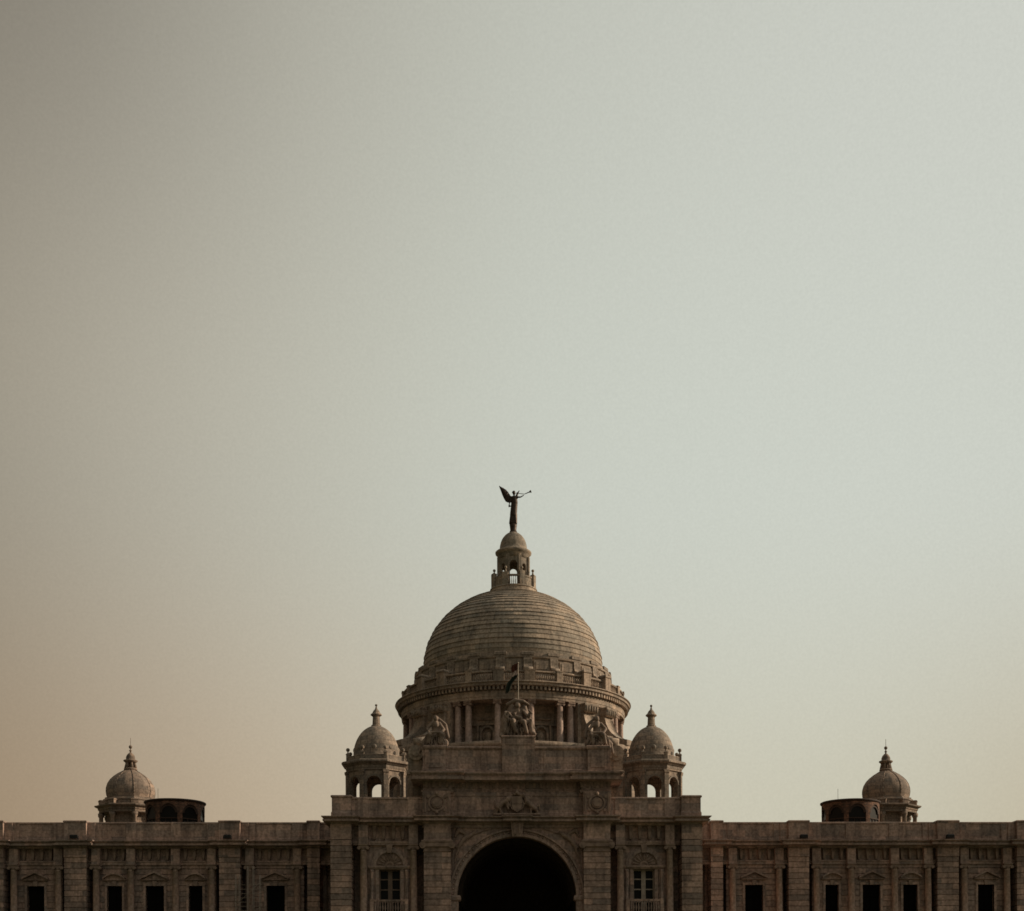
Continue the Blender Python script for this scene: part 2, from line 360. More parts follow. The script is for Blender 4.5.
for s in (-1, 1):
    # solid body with flat roof
    m = MB(); m.box(s * 17.1, s * XE, -20.3, 30, .5, 17.3)
    for a, b in BAYS:
        ws = [w for w in WINS if a < w[0] < b]; x = a
        for cx, w, k in ws:
            m.rust(s * x, s * (cx - w / 2), -21.9, -20.29, 5.5, 14.85); m.rust(s * (cx - w / 2 + .004), s * (cx + w / 2 - .004), -21.9, -20.29, WT, 14.85)
            m.box(s * (cx - w / 2), s * (cx + w / 2), -21.88, -20.29, 5.5, WB); x = cx + w / 2
        m.rust(s * x, s * b, -21.9, -20.29, 5.5, 14.85)
        m.box(s * a, s * b, -21.93, -20.29, 14.86, 15.22)
    m.rust(s * 52.6, s * XE, -22.3, -20.29, .5, 15.2)
    m.rust(s * 17.1, s * 52.6, -23.3, -20.29, .5, 5.5, h=.7)
    m.build('wing', M_ASH, B)
    # architrave + frieze
    m = MB()
    m.box(s * 17.05, s * XE, -21.7, -20.28, 15.22, 16.8); m.box(s * 17.05, s * XE, -22.0, -21.6, 15.22, 15.63)
    m.loft(s * 17.05, s * XE, -22.08, -20.4, [(0, 15.2), (0, 15.42), (.05, 15.46), (.05, 15.6), (0, 15.62)])
    for c in COLS: m.box(s * (c - .42), s * (c + .42), -22.55, -22, 15.2, 16.79)
    for a, b, f in PIERS: m.box(s * (a - .02), s * (b + .02), -22.85, -21.9, 15.9, 16.79)
    m.build('frieze', M_SMOOTH, B)
    # cornice with breaks over piers
    m = MB(); m.loft(s * 17.6, s * XE, -22.4, -20.2, WCORN)
    for a, b, f in PIERS: m.loft(s * (a - .1), s * (b + .1), -22.95, -20.3, [(p + .002, z + .003) for p, z in WCORN])
    m.build('cornice', M_TRIM, B)
    # brackets under the cornice, between the columns
    cs = [(COLS[0], COLS[1]), (COLS[2], COLS[3]), (COLS[3], COLS[4]), (COLS[4], COLS[5]), (COLS[6], COLS[7])]
    br = MB()
    br.prism([(-.09, 15.7), (.09, 15.7), (.17, 16.99), (-.17, 16.99)], -.4, .02)
    bme = None
    for a, b in cs:
        n = 3 if b - a < 4 else 4
        for i in range(n):
            x = a + (b - a) * (i + 1) / (n + 1)
            if bme is None: o = br.build('cornice_bracket', M_CARVE, B, (s * x, -21.71, 0)); bme = o
            else: clone(bme, (s * x, -21.71, 0))
    # parapet
    m = MB(); m.box(s * 17.2, s * XE, -22.15, -21.6, 17.5, 19.28)
    m.loft(s * 17.2, s * XE, -22.15, -21.6, [(.0, 19.2), (.09, 19.24), (.09, 19.38), (0, 19.42)])
    m.loft(s * 17.2, s * XE, -22.15, -21.6, [(.08, 17.5), (.08, 17.75), (.0, 17.8)])
    for c in COLS: m.box(s * (c - .5), s * (c + .5), -22.26, -21.6, 17.5, 19.26)
    for a, b, f in PIERS:
        e = 0; h = .08 if f else .07
        m.box(s * (a - e), s * (b + e), -22.8, -21.5, 17.5, 19.3 + h)
        m.loft(s * (a - e), s * (b + e), -22.8, -21.5, [(0, 19.24 + h), (.07, 19.27 + h), (.07, 19.38 + h), (0, 19.44 + h)])
        if f: m.box(s * (a - .75), s * (b + .75), -22.4, -21.5, 17.5, 19.34)
    m.build('parapet', M_SMOOTH, B)
    for a, b, f in PIERS:
        m = MB(); m.rust(s * a, s * b, -22.75, -20.31, 5.5, 15.9)
        m.build('pier', M_PIER, B)
    for c in COLS:
        if s == 1 and c == COLS[0]: continue
        clone(wcol, (s * c, -22.42, 0))
    for cx, w, k in WINS: window(B, s * cx, w, k, -21.9, -21.35, WB, WT)
    m = MB(); m.rod((s * 18.95, -20.55, .5), (s * 18.95, -20.55, 16.7), .09); m.box(s * 18.95 - .2, s * 18.95 + .2, -20.8, -20.35, 15.9, 16.3)
    for k in range(6): m.box(s * 18.95 - .14, s * 18.95 + .14, -20.68, -20.4, 3 + k * 2.3, 3.1 + k * 2.3)
    m.build('downpipe', M_PIPE, B)
    # roof deck
    m = MB(); m.box(s * 17.1, s * XE - s * .1, -21.6, 29.9, 17.31, 17.5); m.build('flat_roof', M_ROOF, B)

# ---- central block ---------------------------------------------------------
CCORN = [(-.2, 17.85), (-.1, 17.9), (.0, 18.04), (.6, 18.1), (.62, 18.27), (.48, 18.29), (.52, 18.36), (.72, 18.48), (.72, 18.56), (0, 18.62)]
m = MB()
m.box(-17.0, -6.05, -29.6, 10, .5, 18.4); m.box(6.05, 17.0, -29.6, 10, .5, 18.4); m.box(-6.05, 6.05, -12, 10, .5, 18.4)
m.box(-6.06, 6.06, -31.7, -11.9, 17.2, 18.4)
for s in (-1, 1):
    # side bay wall with its window opening
    for a, b, z0, z1 in ((9.6, 10.75, 5.5, 16.098), (12.85, 14.1, 5.5, 16.098), (10.75, 12.85, 14.0, 16.098), (10.75, 12.85, 5.5, 9.6)):
        m.box(s * a, s * b, -31.15, -29.59, z0, z1)
    m.rust(s * 9.1, s * 14.9, -31.9, -29.58, .5, 5.5, h=.7)
m.build('central_block', M_ASH, B)
# arched gateway face: spandrels + barrel
m = MB(); m.arch(-6.12, 6.12, .5, 17.9, -.06, 11.0, 11.28, -31.95, -30.6, 40)
m.build('gateway_arch', M_ASH, B)
m = MB(); m.band(-.06, 11.28, 5.5, 5.76, -32.24, -31.9, 40); m.band(-.06, 11.28, 5.76, 6.06, -32.12, -31.9, 40); m.band(-.06, 11.28, 6.06, 6.2, -32.32, -31.9, 40)
for k in range(40): a = pi * (k + .5) / 40; m.ball((-.06 - 5.9 * cos(a), -32.14, 11.28 + 5.9 * sin(a)), .1, 6, 4)
for s in (-1, 1):
    m.box(s * 5.42, s * 6.1, -32.14, -31.9, .5, 10.9)
    m.loft(s * 5.33, s * 6.12, -32.2, -31.0, [(0, 10.85), (.1, 10.95), (.12, 11.2), (.05, 11.36), (0, 11.37)])
m.build('archivolt', M_TRIM, B)
m = MB(); m.prism([(-.46, 16.7), (.46, 16.7), (.6, 18.2), (-.6, 18.2)], -32.75, -31.9)
m.prism([(-.3, 16.95), (-.12, 16.95), (-.14, 18.0), (-.36, 18.0)], -32.86, -32.7); m.prism([(.12, 16.95), (.3, 16.95), (.36, 18.0), (.14, 18.0)], -32.86, -32.7)
m.build('keystone', M_CARVE, B)
# dark vaulted passage behind the arch
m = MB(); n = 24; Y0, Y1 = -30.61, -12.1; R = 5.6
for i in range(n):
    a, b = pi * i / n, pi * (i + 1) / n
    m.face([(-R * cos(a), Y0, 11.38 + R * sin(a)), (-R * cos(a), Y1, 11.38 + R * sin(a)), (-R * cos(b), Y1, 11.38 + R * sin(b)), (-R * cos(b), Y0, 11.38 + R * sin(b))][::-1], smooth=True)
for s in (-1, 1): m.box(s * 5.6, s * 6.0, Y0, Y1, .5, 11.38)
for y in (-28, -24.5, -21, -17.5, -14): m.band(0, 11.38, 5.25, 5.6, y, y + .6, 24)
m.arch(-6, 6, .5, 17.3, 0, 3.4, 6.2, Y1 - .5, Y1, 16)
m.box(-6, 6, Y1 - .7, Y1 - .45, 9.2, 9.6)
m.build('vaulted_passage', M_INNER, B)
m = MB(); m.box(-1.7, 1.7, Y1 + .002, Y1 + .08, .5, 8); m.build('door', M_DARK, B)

# gate piers
for s in (-1, 1):
    m = MB(); m.rust(s * 6.1, s * 8.55, -32.8, -29.61, 5.5, 15.3); m.rust(s * 6.0, s * 8.75, -33.0, -29.61, .5, 5.5, h=.7)
    m.box(s * 6.1, s * 8.55, -32.78, -29.62, 16.4, 17.9)
    # sunk panel outline on the pier face
    o = m.build('gate_pier', M_PIER, B)
    c_ = MB(); x0, x1 = min(s * 6.1, s * 8.55), max(s * 6.1, s * 8.55)
    c_.loft(x0, x1, -32.82, -31.5, [(0, 15.28), (.08, 15.34), (0, 15.4), (0, 15.66), (.12, 15.74), (.2, 15.78)])
    c_.box(x0 - .1, x1 + .1, -33.02, -31.6, 15.78, 16.12)
    for x in (x0 - .1, x1 + .1): c_.rod((x, -33.06, 15.92), (x, -31.6, 15.92), .30, 14); c_.rod((x, -33.12, 15.92), (x, -33.0, 15.92), .12, 10)
    c_.rod(((x0 + x1) / 2, -33.12, 15.95), ((x0 + x1) / 2, -33.0, 15.95), .2, 10)
    c_.loft(x0, x1, -32.9, -31.55, [(.12, 16.12), (.2, 16.2), (.2, 16.33), (.1, 16.4)])
    c_.build('capital', M_CARVE, o)
# corner piers
for s in (-1, 1):
    m = MB(); m.rust(s * 15.2, s * 17.1, -32.4, -29.0, 5.5, 16.45); m.rust(s * 15.1, s * 17.2, -32.6, -29.0, .5, 5.5, h=.7)
    m.box(s * 15.2, s * 17.1, -32.38, -29.1, 16.5, 17.9)
    m.rust(s * 16.0, s * 17.08, -29.02, -22.0, .5, 17.85)
    m.build('corner_pier', M_PIER, B)
# side bay columns
ccol = None
for s in (-1, 1):
    for x in (9.55, 14.15):
        if ccol is None:
            ccol = column_mb(.34, 5.6, 16.1).build('column', M_COLUMN, B, (s * x, -31.75, 0)); capital_mb(.34, 16.1).build('capital', M_CARVE, ccol)
        else: clone(ccol, (s * x, -31.75, 0))
    m = MB()
    m.box(s * 8.7, s * 15.2, -31.16, -29.58, 16.1, 17.9); m.box(s * 8.7, s * 15.15, -31.45, -31.1, 16.1, 16.44)
    m.loft(s * 8.7, s * 15.15, -31.5, -29.7, [(0, 16.08), (0, 16.22), (.05, 16.25), (.07, 16.42), (0, 16.45)])
    for x in (9.55, 14.15): m.box(s * (x - .42), s * (x + .42), -32.0, -31.4, 16.1, 17.89)
    m.build('frieze', M_SMOOTH, B)
    br = MB(); br.prism([(-.09, 16.6), (.09, 16.6), (.19, 17.95), (-.19, 17.95)], -.42, .02)
    o = br.build('cornice_bracket', M_CARVE, B, (s * 10.55, -31.17, 0))
    for x in (11.4, 12.3, 13.15): clone(o, (s * x, -31.17, 0))
# entablature line of the whole central block
m = MB(); m.box(-8.7, 8.7, -32.1, -29.6, 17.6, 17.86)
m.loft(-17.0, 17.0, -31.85, -29, CCORN)
m.loft(-8.75, 8.75, -32.25, -29, [(p + .001, z + .003) for p, z in CCORN])
for s in (-1, 1):
    m.loft(s * 6.0, s * 8.78, -32.85, -29.1, [(p + .002, z + .006) for p, z in CCORN]); m.loft(s * 15.1, s * 17.12, -32.45, -22, [(p + .003, z + .009) for p, z in CCORN])
m.loft(-.7, .7, -32.6, -29.2, [(p + .0025, z + .012) for p, z in CCORN])
m.build('cornice', M_TRIM, B)
# parapets over the side bays
for s in (-1, 1):
    m = MB(); m.box(s * 8.6, s * 15.3, -31.9, -31.2, 18.5, 20.3)
    m.loft(s * 8.6, s * 15.3, -31.9, -31.2, [(0, 20.2), (.09, 20.25), (.09, 20.4), (0, 20.44)])
    m.box(s * 15.2, s * 16.98, -32.25, -30.6, 18.5, 20.42); m.loft(s * 15.2, s * 16.98, -32.25, -30.6, [(.07, 18.5), (.07, 18.95), (0, 19.1)])
    m.loft(s * 15.2, s * 16.98, -32.25, -30.6, [(0, 20.34), (.1, 20.4), (.1, 20.52), (0, 20.58)])
    m.loft(s * 8.6, s * 15.2, -31.9, -31.2, [(.07, 18.5), (.07, 18.85), (0, 18.9)])
    for x in (9.55, 14.15): m.box(s * (x - .5), s * (x + .5), -32.02, -31.1, 18.5, 20.22)
    m.box(s * 16.3, s * 16.95, -30.6, -12, 18.5, 20.3)
    m.build('parapet', M_SMOOTH, B)
m = MB(); m.box(-16.9, 16.9, -31.1, 9.9, 18.41, 18.6); m.build('flat_roof', M_ROOF, B)

# side bay windows
for s in (-1, 1):
    cx = s * 11.8
    m = MB()
    m.band(cx, 14.18, 1.25, 1.5, -31.4, -31.1, 20); m.band(cx, 14.18, 1.5, 1.72, -31.3, -31.1, 20)
    m.loft(cx - 1.85, cx + 1.85, -31.4, -31.0, [(-.1, 13.82), (0, 13.88), (.08, 13.98), (.12, 14.02), (.12, 14.16), (0, 14.19)])
    for k in (-1, 1):
        m.box(cx + k * .98, cx + k * 1.3, -31.3, -30.9, 9.6, 13.82)
        m.lathe([(.17, 10.9), (.17, 11.05), (.12, 11.1), (.12, 13.3), (.17, 13.6), (.19, 13.8)], 12, cx=cx + k * 1.62, cy=-31.4)
        m.box(cx + k * 1.4, cx + k * 1.85, -31.3, -31.05, 9.6, 13.82)
    o = m.build('window', M_SMOOTH, B)
    m = MB(); nn = 14
    for i in range(nn):
        a, b = pi * i / nn, pi * (i + 1) / nn
        m.face([(cx, -31.19, 14.19), (cx - 1.27 * cos(b), -31.19, 14.19 + 1.27 * sin(b)), (cx - 1.27 * cos(a), -31.19, 14.19 + 1.27 * sin(a))][::-1])
    for k in range(9):
        a = pi * (k + .5) / 9; u, w_ = -cos(a), sin(a); e = Vector((w_, 0, -u))
        p0, p1 = Vector((cx + .42 * u, -31.2, 14.2 + .42 * w_)), Vector((cx + 1.1 * u, -31.2, 14.2 + 1.1 * w_))
        m.rod(tuple(p0), tuple(p1), .05, 6, .11)
    m.band(cx, 14.2, .25, .42, -31.29, -31.18, 10)
    m.build('tympanum', M_CARVE, o)
    m = MB(); m.prism([(cx - .2, 15.35), (cx + .2, 15.35), (cx + .3, 16.08), (cx - .3, 16.08)], -31.55, -31.1)
    m.build('keystone', M_CARVE, o)
    yb = -30.5
    fm = MB()
    for k in (-1, 1): fm.box(cx + k * .88, cx + k * 1.06, yb - .16, yb, 9.6, 13.84)
    fm.box(cx - .2, cx + .2, yb - .2, yb, 9.6, 13.84)
    fm.box(cx - .9, cx + .9, yb - .14, yb, 13.72, 13.84)
    for z in (12.95, 12.0): fm.box(cx - .9, cx + .9, yb - .12, yb - .01, z - .06, z + .06)
    fm.box(cx - .9, cx + .9, yb - .14, yb, 10.8, 11.12)
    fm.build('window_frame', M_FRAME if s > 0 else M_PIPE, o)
    m = MB(); m.box(cx - 1.05, cx + 1.05, yb + .002, yb + .05, 9.6, 13.84); m.build('pane', M_GLASS, o)
    # balcony
    m = MB(); m.loft(cx - 1.75, cx + 1.75, -32.1, -31.3, [(0, 9.55), (.08, 9.6), (.12, 9.8), (.0, 9.82)])
    m.box(cx - 1.7, cx + 1.7, -32.08, -31.86, 10.82, 10.98)
    for k in (-1, 1): m.box(cx + k * 1.42, cx + k * 1.75, -32.12, -31.8, 9.8, 11.05)
    for k in range(12):
        x = cx - 1.28 + k * 2.56 / 11; m.lathe([(.07, 9.82), (.045, 9.95), (.09, 10.2), (.04, 10.6), (.07, 10.83)], 8, cx=x, cy=-31.97)
    m.build('balcony', M_SMOOTH, B)

# attic storey over the gateway
ATC = [(0, 20.75), (.15, 20.8), (.22, 21.0), (.25, 21.05), (.05, 21.06), (.05, 21.75), (.12, 21.8), (1.12, 21.9), (1.14, 22.14), (.96, 22.17), (1.0, 22.3), (1.2, 22.48), (1.2, 22.6), (0, 22.7)]
m = MB(); m.box(-8.6, 8.6, -31.9, -22, 18.55, 20.9)
m.loft(-8.6, 8.6, -31.9, -22, [(.06, 18.55), (.06, 18.95), (0, 19.05)]); m.loft(-8.6, 8.6, -31.9, -22, [(0, 20.5), (.07, 20.55), (.07, 20.74), (0, 20.76)])
for s in (-1, 1): m.box(s * 6.1, s * 8.66, -32.55, -30, 18.55, 20.92)
m.box(-8.3, 8.3, -31.5, -22, 20.7, 24.9)
m.build('attic', M_ASH, B)
m = MB(); m.loft(-8.55, 8.55, -31.6, -22, ATC)
for s in (-1, 1): m.loft(s * 6.0, s * 8.6, -32.1, -22.3, [(p + .002, z + .004) for p, z in ATC])
x = -8.0
m.build('attic_cornice', M_TRIM, B)
m = MB(); x = -8.3
while x <= 8.35:
    if abs(x) > 5.7: m.box(x - .12, x + .12, -32.3, -32.0, 21.3, 21.84)
    else: m.box(x - .12, x + .12, -31.8, -31.5, 21.3, 21.84)
    x += .62
m.box(-8.4, 8.4, -31.62, -31.4, 21.15, 21.83); m.build('dentil_row', M_CARVE, B)
m = MB(); m.box(-8.35, 8.35, -31.75, -22.5, 22.6, 24.85)
m.loft(-8.35, 8.35, -31.75, -22.5, [(.1, 22.65), (.1, 22.95), (0, 23.05)])
m.loft(-8.35, 8.35, -31.75, -22.5, [(0, 24.8), (.05, 24.86), (.17, 24.95), (.17, 25.1), (0, 25.16)])
for s in (-1, 1):
    m.box(s * 6.55, s * 8.45, -32.1, -30.2, 22.64, 24.82); m.box(s * 6.85, s * 8.15, -32.17, -32.0, 23.15, 24.5)
    m.loft(s * 6.55, s * 8.45, -32.1, -30.2, [(0, 24.78), (.1, 24.9), (.14, 25.0), (.14, 25.14), (0, 25.2)])
    # flared foot of the corner pedestal
    P = [(s * 8.45, 25.0), (s * 8.85, 25.05), (s * 8.7, 24.6), (s * 8.62, 23.8), (s * 8.7, 23.0), (s * 8.8, 22.66), (s * 8.45, 22.66)]
    m.prism(P[::s], -32.0, -30.4)
m.box(-1.35, 1.65, -32.05, -30, 22.64, 26.0); m.loft(-1.35, 1.65, -32.05, -29.6, [(0, 25.85), (.08, 25.92), (.08, 26.05), (0, 26.1)])
m.box(-1.0, 1.3, -32.11, -32, 25.25, 25.78)
for s in (-1, 1): m.box(s * 2.5, s * 3.3, -31.84, -31, 22.9, 24.7)
m.build('attic_parapet', M_SMOOTH, B)
# scroll volutes beside the attic
for s in (-1, 1):
    m = MB(); x = s * 9.45
    m.rod((x, -29.4, 25.0), (x, -26.5, 25.0), .72, 20); m.rod((x, -29.5, 25.0), (x, -29.3, 25.0), .35, 14)
    m.rod((x + s * .25, -28.6, 26.0), (x - s * 1.0, -28.4, 26.2), .5, 14); m.box(x - .75, x + .6, -29.2, -26, 20.6, 24.6)
    m.loft(x - .75, x + .6, -29.2, -26, [(0, 22.9), (.15, 23.0), (.15, 23.3), (0, 23.4)])
    m.build('scroll_buttress', M_DRUM, B)
# cartouches on the attic pier blocks
for s in (-1, 1):
    m = MB(); x = s * 7.35; z = 19.8
    m.rod((x, -32.74, z), (x, -32.5, z), .5, 24); m.rod((x, -32.86, z), (x, -32.7, z), .36, 20, .30)
    m.band(x, z, .62, .78, -32.68, -32.5, 28, 0, 2 * pi)
    for k in (-1, 1):
        m.box(x + k * .98, x + k * 1.12, -32.66, -32.5, 18.95, 20.7); m.rod((x + k * .8, -32.68, z + .62), (x + k * .8, -32.5, z + .62), .17, 12); m.rod((x + k * .72, -32.68, z - .62), (x + k * .72, -32.5, z - .62), .14, 12)
    m.prism([(x - .3, z - .6), (x + .3, z - .6), (x, z - .98)], -32.66, -32.5)
    m.ball((x, -32.6, z + .85), .2, 10, 6); m.ball((x, -32.6, z - .85), .16, 10, 6)
    m.build('cartouche', M_CARVE, B)

# ---- blob sculpture helper --------------------------------------------------
def sculpt(name, caps, vox, mat, parent=None, loc=(0, 0, 0), rz=0, smooth=2):
    """caps: (p, q, r0, r1[, squash]) capsules fused into one surface"""
    m = MB()
    for c in caps:
        p, q, r0, r1 = Vector(c[0]), Vector(c[1]), c[2], c[3]; sq = c[4] if len(c) > 4 else (1, 1, 1)
        d = (q - p).length; k = max(1, int(d / (min(r0, r1) * .45)) + 1)
        for i in range(k + 1):
            t = i / k if k else 0; m.ball(tuple(p.lerp(q, t)), r0 + (r1 - r0) * t, 10, 7, sq)
    me = m.mesh(name + '_src', mat); o = bpy.data.objects.new(name, me); COL.objects.link(o)
    r = o.modifiers.new('r', 'REMESH'); r.mode = 'VOXEL'; r.voxel_size = vox; r.use_smooth_shade = True
    if smooth: k = o.modifiers.new('s', 'SMOOTH'); k.iterations = smooth; k.factor = .5
    dg = bpy.context.evaluated_depsgraph_get(); dg.update()
    ne = bpy.data.meshes.new_from_object(o.evaluated_get(dg)); o.modifiers.clear()
    o.data = ne; ne.name = name
    if not ne.materials: ne.materials.append(mat)
    o.parent = parent; o.location = loc; o.rotation_euler.z = rz; return o

# coat of arms relief: shield between a crouching lion and a unicorn
y = -31.98
caps = []
def C(x0, z0, x1, z1, r0, r1, dy=0): caps.append(((x0, y - .2, z0), (x1, y - .2, z1), r0 * 1.1, r1 * 1.1, (1, 1.7, 1)))
C(-1.35, 19.85, -.95, 20.05, .22, .24); C(-1.75, 19.45, -1.35, 19.85, .24, .22); C(-.85, 20.2, -.62, 20.3, .26, .2); C(-.62, 20.3, -.5, 20.2, .14, .1)
C(-1.8, 19.4, -1.95, 18.95, .16, .1); C(-1.6, 19.3, -1.45, 18.95, .14, .1); C(-.95, 19.9, -.65, 19.6, .13, .1); C(-1.95, 19.3, -2.15, 18.95, .08, .07); C(-1.0, 19.8, -.8, 19.3, .13, .1)
C(.95, 19.95, 1.3, 19.6, .24, .22); C(1.3, 19.6, 1.7, 19.3, .22, .2); C(.85, 20.15, .72, 20.5, .2, .15); C(.72, 20.5, .5, 20.4, .13, .07); C(.62, 20.55, .5, 20.95, .05, .02)
C(1.7, 19.3, 1.95, 18.95, .14, .08); C(1.3, 19.4, 1.25, 18.95, .13, .09); C(.9, 19.9, .62, 19.7, .1, .08); C(1.75, 19.5, 2.05, 19.7, .08, .08); C(2.05, 19.7, 2.1, 19.2, .07, .06); C(1.2, 20.2, 1.35, 20.5, .1, .06)
C(.6, 20.6, .35, 20.5, .14, .1); C(1.0, 20.5, 1.2, 20.1, .1, .08); C(-1.9, 19.6, -2.05, 20.1, .07, .06); C(-2.1, 18.8, 2.1, 18.8, .12, .12); C(0, 20.75, 0, 20.95, .2, .12); C(-.25, 20.65, .25, 20.65, .13, .13)
sh = sculpt('coat_of_arms', caps, .05, M_CARVE, B)
m = MB(); m.prism([(-.48, 20.45), (-.5, 19.6), (-.3, 19.2), (0, 18.98), (.3, 19.2), (.5, 19.6), (.48, 20.45)], -32.35, -31.9)
m.box(-.02, .02, -32.39, -32.33, 19.1, 20.4); m.box(-.44, .44, -32.39, -32.33, 19.78, 19.83); m.band(0, 19.75, .56, .66, -32.3, -31.9, 28, 0, 2 * pi)
m.build('shield', M_CARVE, sh)
# spandrel reliefs: reclining winged figures
for s in (-1, 1):
    caps = []; y = -32.0
    def C(x0, z0, x1, z1, r0, r1): caps.append(((s * x0, y, z0), (s * x1, y, z1), r0, r1, (1, 1.2, 1)))
    C(4.7, 16.7, 4.2, 16.95, .25, .2); C(4.05, 17.1, 3.95, 17.2, .17, .14); C(4.8, 16.6, 5.3, 16.1, .24, .2); C(5.3, 16.1, 5.5, 15.3, .19, .12); C(5.1, 16.1, 5.6, 15.8, .16, .12)
    C(4.4, 17.0, 3.6, 17.1, .1, .07); C(3.6, 17.1, 3.0, 17.35, .07, .06); C(4.7, 17.0, 5.4, 17.4, .16, .22); C(5.4, 17.4, 5.7, 16.8, .2, .12); C(2.9, 17.45, 2.4, 17.5, .12, .08); C(5.6, 15.2, 5.75, 14.4, .12, .06)
    sculpt('spandrel_relief', caps, .06, M_CARVE, B)
    m = MB()
    for (xa, xb, za, zb) in ((2.2, 5.9, 17.62, 17.72), (5.86, 5.96, 12.6, 17.62)): m.box(s * xa, s * xb, -32.03, -31.9, za, zb)
    m.build('spandrel_moulding', M_TRIM, B)

# ---- dome, drum -------------------------------------------------------------
m = MB(); m.lathe([(14.6, 17.5), (14.6, 23.0), (14.9, 23.1), (14.9, 23.6), (14.3, 23.7), (14.2, 28.2), (14.7, 28.5), (14.7, 29.0), (13.0, 29.1), (10.0, 29.1)], 64, capt=True)
for k in range(4):
    a = radians(45 + 90 * k); m.M = rotz(a)
    m.box(-3.1, 3.1, -15.9, -11, 22, 29.1); m.loft(-3.1, 3.1, -15.9, -11, [(0, 28.4), (.15, 28.5), (.15, 28.95), (0, 29.3)])
    for e in (-1.6, 1.6):
        m.rod((e, -15.85, 28.0), (e, -15.3, 28.0), .62, 18); m.rod((e, -15.95, 28.0), (e, -15.8, 28.0), .25, 12)
m.M = Matrix(); m.build('dome_podium', M_DRUM, B)

m = MB(); m.lathe([(10.3, 29.0), (10.3, 33.9)], 72, capt=False)
for k in range(4):
    c0 = 90 * k + 45
    m.sector(10.0, 12.7, radians(c0 - 9.8), radians(c0 + 9.8), 29.1, 33.8, 8)
    for e in (-1, 1): m.sector(10.1, 12.85, radians(c0 + e * 11.2 - 1.4), radians(c0 + e * 11.2 + 1.4), 29.1, 33.82, 2)
    m.sector(10.2, 10.6, radians(c0 + 45 - 33), radians(c0 + 45 + 33), 31.5, 31.7, 16)
m.build('drum', M_DRUM, B)
# buttresses
bt = MB(); prof = [(12.0, 33.0), (13.2, 33.0), (13.25, 32.5), (13.4, 31.95), (13.7, 31.35), (14.15, 30.8), (14.75, 30.35), (15.45, 30.05), (16.1, 29.9), (16.1, 29.3), (12.0, 29.3)]
h = .8
A = [(-h, -r, z) for r, z in prof]; Bq = [(h, -r, z) for r, z in prof]
# side faces as quads from a straight inner line so the concave outline stays clean
for i in range(0, 9):
    for P_, f in ((A, 1), (Bq, -1)):
        q = [(P_[i + 1][0], -12.0, P_[i + 1][2]), (P_[i][0], -12.0, P_[i][2]), P_[i], P_[i + 1]]
        if i == 0: continue
        bt.face(q[::f])
for i in range(len(prof) - 1): bt.face([A[i], Bq[i], Bq[i + 1], A[i + 1]][::-1], smooth=1 < i < 8)
bt.loft(-h - .02, h + .02, -13.5, -12, [(0, 32.75), (.1, 32.85), (.14, 33.1), (.1, 33.4), (.18, 33.5), (.18, 33.7)])
for e in range(5): bt.rod((-h + .08 + e * .36, -13.68, 33.45), (-h + .08 + e * .36, -13.58, 32.85), .12, 8)
b0 = None
for k in range(4):
    for e in (-7.0, 7.0):
        a = radians(45 + 90 * k + e)
        if b0 is None: b0 = bt.build('buttress', M_DRUM, B, rz=a)
        else: clone(b0, rz=a)
# drum columns
dc = MB(); dc.lathe([(.46, 29.1), (.46, 29.3), (.37, 29.4), (.36, 30.5), (.31, 33.2), (.3, 33.22), (.27, 33.26), (.3, 33.4)], 16)
dcap = MB(); dcap.box(-.36, .36, -.34, .34, 33.4, 33.52)
for e in (-1, 1): dcap.rod((e * .34, -.36, 33.42), (e * .34, .36, 33.42), .13, 10)
dcap.loft(-.34, .34, -.34, .34, [(.0, 33.52), (.08, 33.6), (.08, 33.79)])
d0 = None
for k in range(4):
    for e in (-29.2, -23.3, -8.3, 8.3, 23.3, 29.2):
        a = radians(90 * k + e); p = (12.4 * sin(a), -12.4 * cos(a), 0)
        if d0 is None: d0 = dc.build('column', M_COLUMN, B, p, a); dcap.build('capital', M_CARVE, d0)
        else: clone(d0, p, a)
# niches between the columns
ni = MB(); ni.M = Matrix()
ni.band(0, 30.6, .62, .85, -10.75, -10.2, 16); ni.box(-.85, -.62, -10.75, -10.2, 29.11, 30.6); ni.box(.62, .85, -10.75, -10.2, 29.11, 30.6)
ni.box(-1.2, -1.0, -10.6, -10.1, 29.11, 31.5); ni.box(1.0, 1.2, -10.6, -10.1, 29.11, 31.5); ni.ball((0, -10.4, 30.3), .42, 12, 8, (1, .5, 1.3)); ni.box(-.3, .3, -10.6, -10.1, 29.11, 30.0)
ni.loft(-1.15, 1.15, -10.5, -10.1, [(0, 32.1), (.06, 32.2), (0, 32.3)])
n0 = None
for k in range(4):
    for e in (-15.8, 15.8):
        a = radians(90 * k + e)
        if n0 is None: n0 = ni.build('niche', M_DRUM, B, rz=a)
        else: clone(n0, rz=a)
